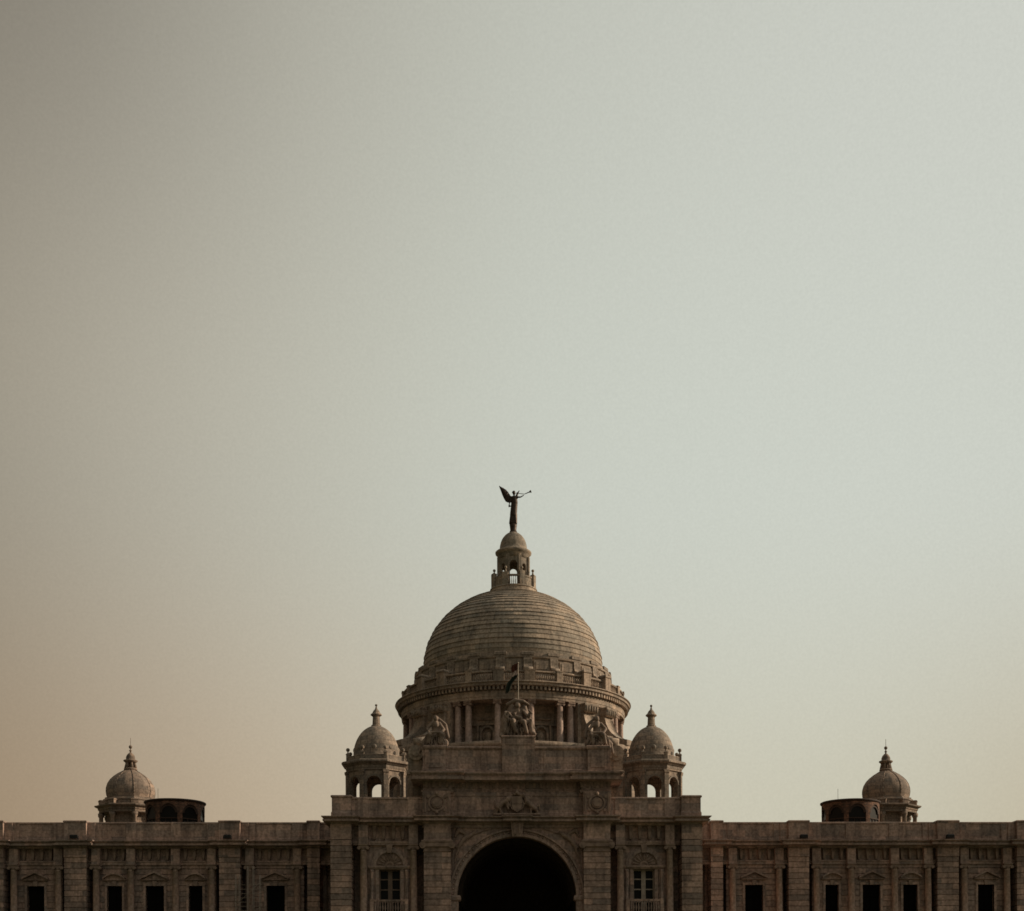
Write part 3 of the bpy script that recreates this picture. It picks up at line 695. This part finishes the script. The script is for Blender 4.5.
# frieze, dentils, cornice
m = MB(); m.lathe([(10.2, 33.78), (12.85, 33.78), (12.85, 34.05), (12.9, 34.08), (12.9, 34.66), (12.75, 34.7), (12.7, 35.1), (13.3, 35.12), (13.45, 35.18), (13.45, 35.4), (13.62, 35.5), (13.58, 35.6), (12.3, 35.66)], 96, uvr=12.6, capt=False, smooth=False)
m.build('drum_cornice', M_DRUM, B)
m = MB(); n = 180; ra, rb, za, zb_ = 12.72, 13.28, 34.74, 35.13
def PP(r, a, z): return (r * sin(a), -r * cos(a), z)
for i in range(n):
    a = 2 * pi * i / n; b = a + 2 * pi / n * .5; c = a + 2 * pi / n
    m.face([PP(rb, a, za), PP(rb, b, za), PP(rb, b, zb_), PP(rb, a, zb_)]); m.face([PP(ra, b, za), PP(ra, c, za), PP(ra, c, zb_), PP(ra, b, zb_)])
    m.face([PP(ra, a, za), PP(rb, a, za), PP(rb, a, zb_), PP(ra, a, zb_)]); m.face([PP(rb, b, za), PP(ra, b, za), PP(ra, b, zb_), PP(rb, b, zb_)])
    m.face([PP(ra, a, za), PP(ra, b, za), PP(rb, b, za), PP(rb, a, za)][::-1])
m.build('dentil_ring', M_DRUM, B)
# balustrade ring
m = MB()
m.lathe([(12.75, 35.6), (12.75, 35.8), (12.65, 35.84), (12.35, 35.86)], 96, capt=False, smooth=False)
m.lathe([(12.3, 36.66), (12.72, 36.66), (12.76, 36.74), (12.72, 36.86), (12.3, 36.88), (12.3, 36.66)], 96, capt=False, smooth=False)
for k in range(24):
    a0 = radians(7.5 + 15 * k); wd = 2.6 if k % 6 in (5, 0) else 1.5
    m.sector(12.25, 12.84, a0 - radians(wd), a0 + radians(wd), 35.5, 36.86, 2); m.sector(12.22, 12.88, a0 - radians(wd + .2), a0 + radians(wd + .2), 36.86, 36.97, 2)
    solid = False
    if solid: m.sector(12.35, 12.6, a0, a0 + radians(15), 35.8, 36.7, 5)
    else:
        for i in range(1, 14):
            a = a0 + radians(15 * i / 14); m.lathe([(.085, 35.8), (.05, 35.95), (.1, 36.15), (.05, 36.5), (.08, 36.68)], 6, cx=12.55 * sin(a), cy=-12.55 * cos(a))
m.build('balustrade', M_DRUM, B)
# corner blocks at the diagonals of the balustrade
for k in range(4):
    for e in (-7.5, 7.5):
        a = radians(45 + 90 * k + e); q = MB(); q.M = rotz(a)
        q.loft(-.5, .5, -13.1, -12.2, [(0, 35.65), (0, 37.1), (.08, 37.15), (.08, 37.3), (-.1, 37.45)]); q.build('balustrade_block', M_DRUM, B)
# attic ring under the dome
m = MB(); m.lathe([(12.2, 35.6), (11.9, 36.3), (11.5, 36.8), (11.3, 36.9), (11.22, 38.5), (11.38, 38.6), (11.4, 38.78), (11.25, 38.82), (11.2, 39.12), (10.5, 39.25), (10.0, 39.2)], 72, capt=False, smooth=False)
m.build('dome_attic', M_DRUM, B)
cs_ = MB()
P = [(10.6, 39.3), (11.0, 39.3), (11.1, 39.1), (11.3, 38.8), (11.42, 38.4), (11.42, 37.9), (11.55, 37.55), (11.75, 37.35), (11.75, 36.9), (10.7, 36.9)]
h = .46
for x, f in ((-h, 1), (h, -1)):
    for i in range(len(P) - 1):
        cs_.face([(x, -10.5, P[i][1]), (x, -P[i][0], P[i][1]), (x, -P[i + 1][0], P[i + 1][1]), (x, -10.5, P[i + 1][1])][::f])
for i in range(len(P) - 1): cs_.face([(-h, -P[i][0], P[i][1]), (h, -P[i][0], P[i][1]), (h, -P[i + 1][0], P[i + 1][1]), (-h, -P[i + 1][0], P[i + 1][1])][::-1])
cs_.loft(-h - .08, h + .08, -11.22, -10.6, [(0.1, 38.85), (.14, 38.9), (.12, 39.2), (0.02, 39.26)])
cs_.rod((-h - .05, -11.6, 37.3), (h + .05, -11.6, 37.3), .22, 14)
c0_ = None
for k in range(24):
    a = radians(7.5 + 15 * k)
    if c0_ is None: c0_ = cs_.build('console', M_DRUM, B, rz=a)
    else: clone(c0_, rz=a)
pn = MB()
pn.box(-.8, .8, -11.36, -11.1, 37.2, 38.3); pn.box(-.6, .6, -11.42, -11.3, 37.35, 38.15)
p0 = None
for k in range(24):
    a = radians(15 * k)
    if p0 is None: p0 = pn.build('panel', M_DRUM, B, rz=a)
    else: clone(p0, rz=a)
# stepped dome shell
RD, HD, ZD = 10.3, 8.9, 39.9; rp = zp = 0
T = 23; m = MB(); m.lathe([(10.2, 38.9), (10.3, 39.9)], 120, uvr=10.2, smooth=False)
for i in range(T):
    t0 = (pi / 2) * (i / T) * .92; t1 = (pi / 2) * ((i + 1) / T) * .92
    r0, z0, r1, z1 = RD * cos(t0), ZD + HD * sin(t0), RD * cos(t1), ZD + HD * sin(t1)
    q = .04 + .025 * ((i * 7) % 3); k0 = len(m.uv)
    if i == 0: r1_ = r0
    m.lathe([(rp, zp) if i else (r0, z0), (r0 + q * cos(t0), z0 + .01), (r0 + (q + .01) * cos(t0), z0 + .06), (r1, z1)], 120, uvr=10.2, smooth=False, capt=i == T - 1)
    rp, zp = r1, z1
    for k in range(k0, len(m.uv)): m.uv[k] = [(u + .4 * i, .6 * i + .04 + .52 * min(1, max(0, (p_[2] - z0) / (z1 - z0)))) for (u, v_), p_ in zip(m.uv[k], [m.v[a] for a in m.f[k]])]
m.build('dome', M_DOME, B)

# ---- lantern on the dome ------------------------------------------------------
m = MB(); m.lathe([(3.0, 48.3), (3.0, 48.5), (2.75, 48.62), (2.68, 48.95), (2.76, 49.02), (2.72, 49.15), (1.2, 49.17)], 40, smooth=False)
ln = m.build('lantern', M_DOME, B, (.1, 0, 0))
m = MB()
for k in range(8):
    m.M = rotz(radians(45 * k)); wv = 1.72 * math.tan(pi / 8)
    m.arch(-wv - .02, wv + .02, 49.16, 52.9, 0, .84 if k % 2 == 0 else .62, 51.75 if k % 2 == 0 else 51.6, -1.72, -1.42, 12)
    m.M = rotz(radians(45 * k + 22.5)); m.box(-.17, .17, -1.98, -1.7, 49.2, 52.75)
m.M = Matrix(); m.lathe([(1.5, 52.7), (1.5, 52.95)], 16, capt=True, capb=True)
m.build('lantern_wall', M_DOME, ln)
m = MB(); m.lathe([(1.55, 52.6), (1.78, 52.62), (1.8, 52.95), (1.95, 53.2), (2.08, 53.32), (2.1, 53.5), (1.95, 53.62), (1.64, 53.7), (1.6, 53.88)] + [(1.58 * cos(radians(a)), 53.9 + 2.0 * sin(radians(a))) for a in range(0, 80, 8)] + [(.3, 55.92)], 32)
m.build('lantern_cap', M_DOME, ln)
m = MB()
m.lathe([(2.28, 50.12), (2.5, 50.12), (2.5, 50.32), (2.28, 50.32), (2.28, 50.12)], 40, capt=False, smooth=False)
for k in range(8):
    a = radians(22.5 + 45 * k); wd = radians(7)
    m.sector(2.2, 2.68, a - wd, a + wd, 49.15, 50.6 if k % 2 else 50.75, 2)
    if k % 2 == 0: m.sector(2.25, 2.45, a + wd, a + radians(45) - wd, 49.15, 50.2, 3)
    for i in range(1, 6):
        t = a + wd + (radians(45) - 2 * wd) * i / 6; m.lathe([(.05, 49.15), (.07, 49.5), (.035, 49.9), (.05, 50.14)], 6, cx=2.4 * sin(t), cy=-2.4 * cos(t))
m.build('balustrade', M_DOME, ln)
for k in range(4):
    a = radians(67.5 + 90 * k) if False else radians(45 + 90 * k)
for k in range(8):
    a = radians(22.5 + 45 * k); q = MB(); x, y_ = 2.4 * sin(a), -2.4 * cos(a)
    q.lathe([(.14, 50.6), (.10, 50.85), (.06, 51.0)], 8, cx=x, cy=y_); q.ball((x, y_, 51.14), .17); q.build('finial_ball', M_DOME, ln)
m = MB(); m.lathe([(.48, 55.75), (.42, 56.0), (.36, 56.1), (.40, 56.5), (.44, 56.75), (.30, 56.86)], 18); m.build('finial', M_BRONZE, ln)

# ---- cupolas flanking the gateway ---------------------------------------------
def octo(m, prof, R0=1.0, **k): m.lathe([(r / cos(pi / 8), z) for r, z in prof], 8, rot=pi / 8, smooth=False, uvr=prof[0][0], **k)
def build_cupola(loc):
    q = MB(); octo(q, [(3.15, 18.5), (3.15, 19.0), (3.0, 19.1), (3.0, 20.3), (3.1, 20.35), (3.1, 20.45), (2.0, 20.46)])
    for k in range(8):
        q.M = rotz(radians(45 * k)); wv = 2.85 * math.tan(pi / 8)
        q.arch(-wv - .02, wv + .02, 20.45, 25.2, 0, 1.45, 23.7, -2.85, -2.35, 14)
        q.band(0, 23.7, .725, .88, -2.92, -2.8, 12)
    q.M = Matrix(); octo(q, [(2.5, 25.0), (2.5, 25.19)], capb=True)
    o = q.build('cupola', M_CUP, B, loc)
    for k in range(8):
        q = MB(); q.M = rotz(radians(45 * k + 22.5))
        q.box(-.24, .24, -3.22, -2.9, 20.5, 24.7); q.loft(-.24, .24, -3.22, -2.9, [(0, 24.65), (.07, 24.8), (.09, 25.0), (.09, 25.04)]); q.loft(-.24, .24, -3.22, -2.9, [(.08, 20.46), (.08, 20.7), (0, 20.8)])
        q.build('pilaster', M_CUP, o)
    q = MB(); octo(q, [(2.4, 25.03), (2.98, 25.04), (2.98, 25.2), (3.02, 25.22), (3.02, 25.5), (3.1, 25.54), (3.3, 25.72), (3.42, 25.78), (3.42, 25.95), (3.3, 26.06), (2.9, 26.1), (2.9, 26.6), (2.3, 26.7)])
    q.build('cornice', M_CUP, o)
    q = MB()
    pr = [(2.42, 26.6), (2.42, 26.75)]
    for i in range(14):
        t = radians(i * 6.1); pr.append((2.36 * cos(t), 26.8 + 3.2 * sin(t)))
    q.lathe(pr, 40)
    for k in range(8):
        a = radians(45 * k); q.M = rotz(a); q.ball((0, -2.2, 27.45), .28, 10, 6, (1, .7, 1.1))
    q.M = Matrix(); q.build('dome', M_CUP, o)
    q = MB(); q.lathe([(.52, 29.85), (.52, 30.05), (.40, 30.12), (.36, 30.9), (.45, 31.0), (.58, 31.08), (.58, 31.18), (.42, 31.3), (.3, 31.55), (.12, 31.75), (.07, 31.95), (.05, 32.0)], 12, smooth=False)
    q.ball((0, 0, 32.12), .13)
    q.build('finial', M_CUP, o)
    for k in range(8):
        a = radians(22.5 + 45 * k); x, y_ = 3.02 * sin(a), -3.02 * cos(a); q = MB()
        q.loft(x - .17, x + .17, y_ - .17, y_ + .17, [(0, 26.1), (0, 26.75), (.05, 26.8), (-.05, 26.95)]); q.lathe([(.09, 26.9), (.06, 27.15)], 8, cx=x, cy=y_); q.ball((x, y_, 27.3), .2)
        q.build('finial_ball', M_CUP, o)
    return o
for s in (-1, 1): build_cupola((s * 14.2 - .07, -17, 0))

# ---- domed towers at the rear corners -----------------------------------------
def build_tower(loc):
    q = MB(); octo(q, [(3.95, 17.4), (3.95, 20.5), (3.8, 20.6), (2.9, 20.61), (2.85, 26.8), (3.8, 26.85), (3.8, 27.15), (3.9, 27.2), (3.95, 27.45), (4.3, 27.62), (4.35, 27.8), (4.0, 27.9), (3.3, 27.95), (3.25, 28.5), (3.35, 28.55), (3.3, 28.75), (3.1, 28.85), (3.1, 29.0)])
    o = q.build('corner_tower', M_TOWER, B, loc)
    for k in range(8):
        a = radians(22.5 + 45 * k); q = MB(); q.M = rotz(a)
        q.lathe([(.42, 20.6), (.42, 20.9), (.33, 21.0), (.28, 26.2), (.4, 26.4), (.42, 26.8)], 12, cy=-3.82); q.build('column', M_TOWER, o)
        q = MB(); q.M = rotz(a); q.loft(-.45, .45, -4.1, -3.3, [(0, 27.85), (0, 28.35), (.06, 28.4), (.06, 28.52), (-.1, 28.6)]); q.build('corner_block', M_TOWER, o)
    q = MB(); pr = [(2.98, 28.85), (2.96, 28.95), (3.1, 29.35), (3.17, 29.8), (3.15, 30.3), (2.98, 30.9), (2.65, 31.45), (2.2, 31.9), (1.68, 32.3), (1.15, 32.6), (.8, 32.8), (.75, 32.95)]
    pr2 = []
    for (r0, z0), (r1, z1) in zip(pr, pr[1:]): pr2 += [(r0, z0), (r1 + (r0 - r1) * .02, z1 - .01), (r1 - .012, z1)]
    q.lathe(pr, 48)
    for k in range(8):
        q.M = rotz(radians(45 * k + 22.5))
        for (r0, z0), (r1, z1) in zip(pr[1:], pr[2:]): q.rod((0, -r0, z0), (0, -r1, z1), .07, 6)
    q.M = Matrix(); q.build('dome', M_TOWER, o)
    q = MB(); q.lathe([(.75, 32.85), (.9, 32.92), (.85, 33.12), (.3, 33.15)], 16)
    for k in range(6):
        a = radians(60 * k + 30); q.rod((.68 * sin(a), -.68 * cos(a), 33.1), (.52 * sin(a), -.52 * cos(a), 33.95), .19, 8, .15)
    q.lathe([(.3, 33.85), (.7, 33.87), (.95, 34.08), (.92, 34.2), (.6, 34.3), (.6, 34.6), (.48, 34.9), (.25, 35.15), (.11, 35.25), (.11, 35.4), (.22, 35.48), (.09, 35.6), (.07, 35.85)], 16, capb=True)
    q.ball((0, 0, 36.0), .24); q.rod((0, 0, 36.1), (0, 0, 37.2), .03, 6); q.build('finial', M_TOWER, o)
    return o
for s in (-1, 1): build_tower((s * 51.25, 27, 0))

# ---- round brown pavilions on the wing roofs ----------------------------------
for s in (-1, 1):
    q = MB(); R = 3.3; K = 8
    for k in range(K):
        q.M = rotz(radians(45 * k)); hw = radians(22.5)
        r = .5 * 2.05
        # curved wall panel with arched opening, bent round the drum
        n = 14
        def P(x, z, rr): a = x / R; return (rr * sin(a), -rr * cos(a), z)
        X0 = R * hw
        def strip(xa, xb, za0, zb0, z1):
            q.face([P(xa, za0, R), P(xb, zb0, R), P(xb, z1, R), P(xa, z1, R)], [(xa, za0), (xb, zb0), (xb, z1), (xa, z1)])
            q.face([P(xb, zb0, R - .3), P(xa, za0, R - .3), P(xa, z1, R - .3), P(xb, z1, R - .3)])
            if za0 > 18 or zb0 > 18: q.face([P(xa, za0, R), P(xa, za0, R - .3), P(xb, zb0, R - .3), P(xb, zb0, R)])
        strip(-X0, -r, 17.4, 17.4, 24.2); strip(r, X0, 17.4, 17.4, 24.2)
        for i in range(n):
            a, b = pi * i / n, pi * (i + 1) / n
            strip(-r * cos(a), -r * cos(b), 22.85 + r * sin(a), 22.85 + r * sin(b), 24.2)
        for e in (-1, 1): q.face([P(e * r, 19.5, R), P(e * r, 19.5, R - .3), P(e * r, 22.85, R - .3), P(e * r, 22.85, R)][::e])
        strip(-r, r, 17.4, 17.4, 19.5)
    q.M = Matrix()
    o = q.build('roof_pavilion', M_BRICK, B, (s * 39.1 + .2, 0, .15))
    q = MB(); q.lathe([(2.9, 24.18), (3.4, 24.2), (3.47, 24.28), (3.47, 24.4), (3.35, 24.46), (0.0, 24.56)], 48, smooth=False); q.build('roof', M_ROOFEDGE, o)
    for k in range(K):
        q = MB(); q.M = rotz(radians(45 * k)); r = .98; y_ = -3.02
        q.face([(-r - .1, y_, 19.4), (r + .1, y_, 19.4), (r + .1, y_, 22.85)] + [((r + .1) * cos(pi * i / 10), y_, 22.85 + (r + .1) * sin(pi * i / 10)) for i in range(1, 11)])
        w_ = q.build('window', M_GLASS, o)
        q = MB(); q.M = rotz(radians(45 * k)); q.band(0, 22.85, r - .24, r + .02, y_ - .14, y_ - .02, 14); q.box(-r, r, y_ - .13, y_ - .03, 22.2, 22.32)
        for x in (-.33, .33): q.box(x - .03, x + .03, y_ - .1, y_ - .02, 19.4, 22.2)
        q.build('frame', M_ROOFEDGE, w_)
    q = MB(); q.rod((-1.7, -1.0, 24.4), (-1.7, -1.0, 25.9), .02, 6); q.build('antenna', M_IRON, o)

# ================================================================== THINGS ON THE BUILDING
# angel on the summit
an = empty('angel_statue', (0, 0, 56.84)); an.location.x = .2; tag(an, 'dark bronze winged angel blowing a long trumpet, standing on top of the great dome', 'statue')
caps = []
def C(p, q, a, b, sq=(1, .85, 1)): caps.append((p, q, a, b, sq))
C((-.10, 0, .12), (-.06, 0, 1.1), .36, .36); C((-.34, .05, .14), (-.26, 0, .9), .26, .24); C((.12, 0, .12), (.1, 0, 1.1), .25, .28); C((-.08, 0, 1.1), (0, 0, 1.9), .42, .40)
C((0, 0, 1.9), (.04, 0, 2.5), .40, .39); C((.04, 0, 2.5), (.02, 0, 2.95), .41, .36); C((-.2, 0, 3.02), (.25, -.02, 3.05), .24, .22)
C((.02, 0, 3.2), (.0, 0, 3.45), .11, .10); C((0, 0, 3.55), (-.01, 0, 3.72), .17, .18); C((-.1, 0, 3.72), (-.16, 0, 3.66), .12, .09); C((.14, 0, 3.6), (.19, 0, 3.6), .05, .035)
C((.28, -.05, 3.12), (.75, -.1, 3.1), .12, .09); C((.75, -.1, 3.1), (1.12, -.08, 3.32), .085, .06)
C((-.28, 0, 3.1), (-.48, -.1, 2.6), .12, .10); C((-.48, -.1, 2.6), (-.58, -.2, 2.1), .09, .06); C((-.58, -.2, 2.1), (-.62, -.2, 1.9), .08, .05); C((-.5, -.15, 1.95), (-.44, -.1, 2.1), .06, .05)
for k in range(6):
    x = -.36 + k * .12; C((x, -.26, .08), (x * .6, -.24, 1.9), .06, .04)
body = sculpt('figure', caps, .045, M_BRONZE, an)
def wing_old(side):
    m = MB(); n = 9
    for j in range(n):      # layered feathers
        t = j / (n - 1)
        base = Vector((-.30, .22, 3.2 - .75 * t)) ; L_ = 2.0 - 1.15 * t
        ang = radians(128 - 22 * t); d = Vector((cos(ang), 0, sin(ang)))
        if side < 0: base = Vector((.08, .28, 3.2 - .5 * t)); d = Vector((.22 * cos(ang * .3), .8, sin(ang) * .95)).normalized(); L_ *= .72
        nrm = Vector((0, 1, 0)) if side > 0 else Vector((1, 0, 0)); w = d.cross(nrm).normalized() * .17
        o_ = nrm * (.035 * j); th = nrm * .035
        pts = [base + o_ - w, base + o_ + w, base + o_ + d * L_ * .8 + w * .9, base + o_ + d * L_, base + o_ + d * L_ * .8 - w * .9]
        a = [tuple(p - th) for p in pts]; b = [tuple(p + th) for p in pts]
        m.face(a); m.face(b[::-1])
        for i in range(5): k = (i + 1) % 5; m.face([a[k], a[i], b[i], b[k]])
    return m
def wing(lead, trail, yb, k):      # feathers laid from the leading edge to the trailing edge, overlapping
    m = MB(); n = len(lead)
    P = lead + trail[::-1]
    cx = sum(p[0] for p in P) / len(P); cz = sum(p[1] for p in P) / len(P)
    for i in range(len(P)):
        j = (i + 1) % len(P)
        a, b = P[i], P[j]
        m.face([(a[0], yb, a[1]), (b[0], yb, b[1]), (cx, yb - .1, cz)]); m.face([(b[0], yb + .06, b[1]), (a[0], yb + .06, a[1]), (cx, yb + .12, cz)])
        m.face([(b[0], yb, b[1]), (a[0], yb, a[1]), (a[0], yb + .06, a[1]), (b[0], yb + .06, b[1])])
    for (a, b) in zip(lead, trail):
        m.rod((a[0], yb - .06, a[1]), (b[0], yb - .02, b[1]), .05 * k, 6, .03 * k)
    return m
wing([(-.12, 3.02), (-.32, 3.3), (-.49, 3.5), (-.66, 3.78), (-.9, 4.05), (-1.2, 4.25), (-1.66, 4.5)], [(-.42, 2.58), (-.72, 2.6), (-.97, 2.72), (-1.16, 3.05), (-1.34, 3.45), (-1.52, 3.95), (-1.70, 4.42)], .24, 1).build('wing', M_BRONZE, an)
wing([(.08, 3.1), (.2, 3.45), (.34, 3.75), (.6, 4.0)], [(.3, 3.05), (.42, 3.3), (.5, 3.6), (.62, 3.92)], .26, .7).build('wing', M_BRONZE, an)
m = MB(); m.rod((.22, -.08, 3.58), (1.2, -.1, 3.45), .035, 8, .04); m.rod((1.2, -.1, 3.45), (1.75, -.12, 3.68), .04, 8, .06); m.rod((1.75, -.12, 3.68), (1.98, -.13, 3.78), .06, 10, .17); m.build('trumpet', M_BRONZE, an)

# seated marble groups
def folds(K, x0, x1, z0, z1, n, seed):
    rr = random.Random(seed)
    for _ in range(n):
        x = rr.uniform(x0, x1); z = rr.uniform(z0, z1); y_ = -.35 - .3 * rr.random() * (1 - (z - z0) / (z1 - z0)); d = rr.uniform(-.35, .35); L_ = rr.uniform(.3, .7)
        K((x, y_, z), (x + d, y_ - .12, z - L_), .065, .04)
def group_center():
    o = empty('statue_group', (0, -30.9, 26.1)); tag(o, 'large stone group of seated figures under a hood on the middle pedestal above the gate', 'statue')
    c = []
    def K(p, q, a, b, sq=(1, 1, 1)): c.append((p, q, a, b, sq))
    K((-1.15, 0, .22), (1.2, 0, .22), .34, .34); K((-.8, .2, .8), (.8, .2, .8), .55, .5); K((0, .35, 1.2), (0, .3, 2.3), .55, .45)
    K((0, .15, 2.4), (0, .1, 2.7), .36, .24); K((0, -.02, 2.98), (0, 0, 3.08), .25, .25)          # chest, head
    K((-.9, .1, 3.15), (-.2, .05, 3.5), .14, .2); K((-.2, .05, 3.5), (.5, .05, 3.4), .2, .17); K((.5, .05, 3.4), (.95, .1, 3.15), .15, .08)   # hood
    K((.4, .1, 2.6), (.85, -.1, 2.0), .2, .15); K((.85, -.1, 2.0), (.7, -.45, 1.4), .15, .12); K((-.4, .1, 2.6), (-.75, -.15, 2.1), .2, .15); K((-.75, -.15, 2.1), (-.35, -.5, 1.8), .14, .1)
    K((-.2, -.1, 1.5), (-.45, -.75, 1.45), .28, .24); K((-.45, -.75, 1.45), (-.2, -.6, .5), .22, .17); K((.2, -.1, 1.5), (.5, -.7, 1.35), .28, .24); K((.5, -.7, 1.35), (.75, -.65, .45), .2, .16)
    K((.2, -.45, 1.75), (-.2, -.5, 1.9), .2, .16); K((-.28, -.5, 2.1), (-.28, -.5, 2.12), .15, .15)        # infant
    K((-1.1, -.3, .5), (-1.05, -.2, 1.5), .28, .26); K((-1.05, -.2, 1.6), (-1.0, -.15, 1.95), .25, .18); K((-.98, -.2, 2.25), (-.98, -.2, 2.3), .2, .2); K((-.9, -.35, 1.8), (-.5, -.6, 1.5), .1, .08)
    K((1.15, -.2, .6), (1.05, -.1, 1.25), .3, .27); K((1.05, -.1, 1.3), (.98, -.15, 1.7), .24, .18); K((.95, -.25, 1.98), (.95, -.25, 2.02), .19, .19); K((1.15, -.3, .5), (1.45, -.6, .25), .2, .14); K((1.2, -.1, 1.5), (1.4, -.2, .9), .11, .1)
    for k in range(9):
        x = -1.2 + k * .3; K((x, -.45 - .1 * (k % 2), .15), (x * .75, -.35, 1.2), .07, .05)
    K((-1.25, 0, .3), (-1.15, .1, 1.7), .36, .3); K((1.2, 0, .4), (1.05, .1, 1.6), .34, .28); K((-.9, .2, 1.6), (-.5, .2, 2.9), .32, .26); K((.9, .2, 1.5), (.55, .2, 2.9), .3, .24); K((-1.35, -.25, .3), (-1.45, -.4, .1), .2, .16)
    folds(K, -1.2, 1.2, .7, 2.6, 34, 3)
    sculpt('figures', c, .04, M_STATUE, o, smooth=0); o.scale = (1.08, 1, 1); o.location.x = .12
group_center()
def group_side(s, label):
    o = empty('statue_group', (s * 7.5, -31.1, 25.2)); tag(o, label, 'statue', 'stone figure groups on the attic corners')
    c = []
    def K(p, q, a, b, sq=(1, 1, 1)): c.append(((s * p[0], p[1], p[2]), (s * q[0], q[1], q[2]), a, b, sq))
    K((-.7, 0, .3), (.7, .1, .3), .42, .42); K((-.5, .1, .6), (.5, .1, .6), .35, .35); K((0, .25, 1.0), (0, .2, 1.9), .42, .38); K((-.05, .1, 2.0), (0, .05, 2.25), .36, .26); K((-.02, -.05, 2.62), (-.02, -.03, 2.7), .23, .22); K((0, .05, 2.3), (-.02, 0, 2.5), .14, .13)
    K((-.35, .1, 2.2), (-.75, -.1, 1.6), .17, .14); K((-.75, -.1, 1.6), (-.5, -.5, 1.15), .13, .1); K((.35, .1, 2.2), (.8, 0, 1.7), .17, .14); K((.8, 0, 1.7), (.55, -.45, 1.2), .13, .1)
    K((-.15, -.1, 1.0), (-.6, -.6, 1.05), .27, .22); K((-.6, -.6, 1.05), (-.45, -.55, .2), .2, .14); K((.15, -.1, 1.0), (.55, -.6, 1.05), .27, .22); K((.55, -.6, 1.05), (.75, -.5, .3), .2, .14)
    K((-.45, -.6, 1.25), (.45, -.6, 1.25), .11, .11)
    K((-.9, .2, 2.1), (-1.1, .1, 1.0), .16, .2); K((-.15, .2, 2.75), (-.8, .2, 2.2), .13, .16)        # shawl
    K((.75, 0, .9), (1.25, 0, .3), .22, .22); K((1.25, 0, .3), (1.45, 0, -.5), .18, .12); K((1.05, -.15, .5), (1.2, -.2, -.35), .13, .1)   # drapery over the edge
    K((-.7, .2, .4), (.75, .2, .4), .48, .48)
    for k in range(6): K((-.7 + .28 * k, -.4, .1), (-.45 + .2 * k, -.45, .95), .06, .05)
    folds(K, -.8, .8, .5, 1.2, 14, 5)
    sculpt('figure', c, .04, M_STATUE, o, smooth=0)
group_side(-1, 'seated stone figure with cloak on the pedestal at the left end of the attic')
group_side(1, 'seated stone figure with bowed arms on the pedestal at the right end of the attic')

# flag
fl = empty('flag', (0.2, -29.2, 26.1)); tag(fl, 'limp saffron, white and green flag hanging from a thin pole behind the middle statue group', 'flag')
m = MB(); m.rod((0, 0, 0), (0, 0, 7.35), .045, 10, .04); m.ball((0, 0, 7.4), .08); m.build('pole', M_POLE, fl)
def cloth(name, mat, path, hw):
    m = MB(); n = len(path); K = 5
    rows = []
    for i, (x, z, w) in enumerate(path):
        rows.append([(x + w * (j / K - .5) * 2, .14 * sin(j * 2.2 + i * .5), z + .45 + .12 * (j / K - .5) * 2) for j in range(K + 1)])
    for a, b in zip(rows, rows[1:]):
        for j in range(K):
            for dy in (0, .02):
                q = [a[j], a[j + 1], b[j + 1], b[j]]; q = [(x, y_ + dy, z) for x, y_, z in q]
                m.face(q if dy else q[::-1], smooth=True)
    m.build(name, mat, fl)
cloth('saffron_stripe', M_SAFFRON, [(-.28, 6.85, .28), (-.36, 6.6, .3), (-.36, 6.35, .27), (-.27, 6.2, .22)], .3)
cloth('white_stripe', M_WHITE, [(-.25, 6.22, .2), (-.25, 6.05, .24), (-.3, 5.85, .26), (-.38, 5.72, .3)], .3)
cloth('green_stripe', M_GREEN, [(-.3, 5.75, .27), (-.42, 5.5, .33), (-.65, 5.25, .36), (-.85, 4.95, .3), (-.95, 4.55, .25), (-1.0, 4.15, .2)], .3)

# floodlights on the wing cornice
for x, lab in ((-43.2, 'black floodlight on the cornice of the far left wing pier'), (-28.3, 'black floodlight on the cornice of the left wing pier nearer the gate'),
               (28.6, 'black floodlight on the cornice of the right wing pier nearer the gate'), (43.3, 'black floodlight on the cornice of the far right wing pier')):
    o = empty('floodlight', (x, -23.2, 17.56)); tag(o, lab, 'floodlight', 'floodlights along the wing cornice')
    m = MB(); m.loft(-.34, .34, -.16, .2, [(0, .12), (.03, .16), (.03, .42), (-.05, .5)]); m.build('housing', M_IRON, o)
    m = MB(); m.box(-.42, -.38, -.05, .05, 0, .34); m.box(.38, .42, -.05, .05, 0, .34); m.box(-.42, .42, -.06, .06, 0, .03); m.build('yoke', M_IRON, o)

# scaffold against the left wing
sc_ = empty('scaffold', (-26.2, -23.7, .5)); tag(sc_, 'thin steel scaffold standing against the left wing beside a pier', 'scaffold')
m = MB()
for x in (-1.25, -.9, -.1, .45, 1.1):
    for y_ in (0, .6): m.rod((x, y_, 0), (x, y_, 13.6 if abs(x) > .5 else 14.4), .035, 6)
m.build('upright', M_STEEL, sc_)
m = MB()
for k in range(30): m.rod((-1.4, 0, .4 + k * .42), (1.3, 0, .4 + k * .42), .028, 6)
m.build('rail', M_STEEL, sc_)
m = MB()
for k in range(5): m.rod((-1.25, 0, 1 + k * 2.4), (1.1, 0, 3.2 + k * 2.4), .028, 6)
m.build('brace', M_STEEL, sc_)
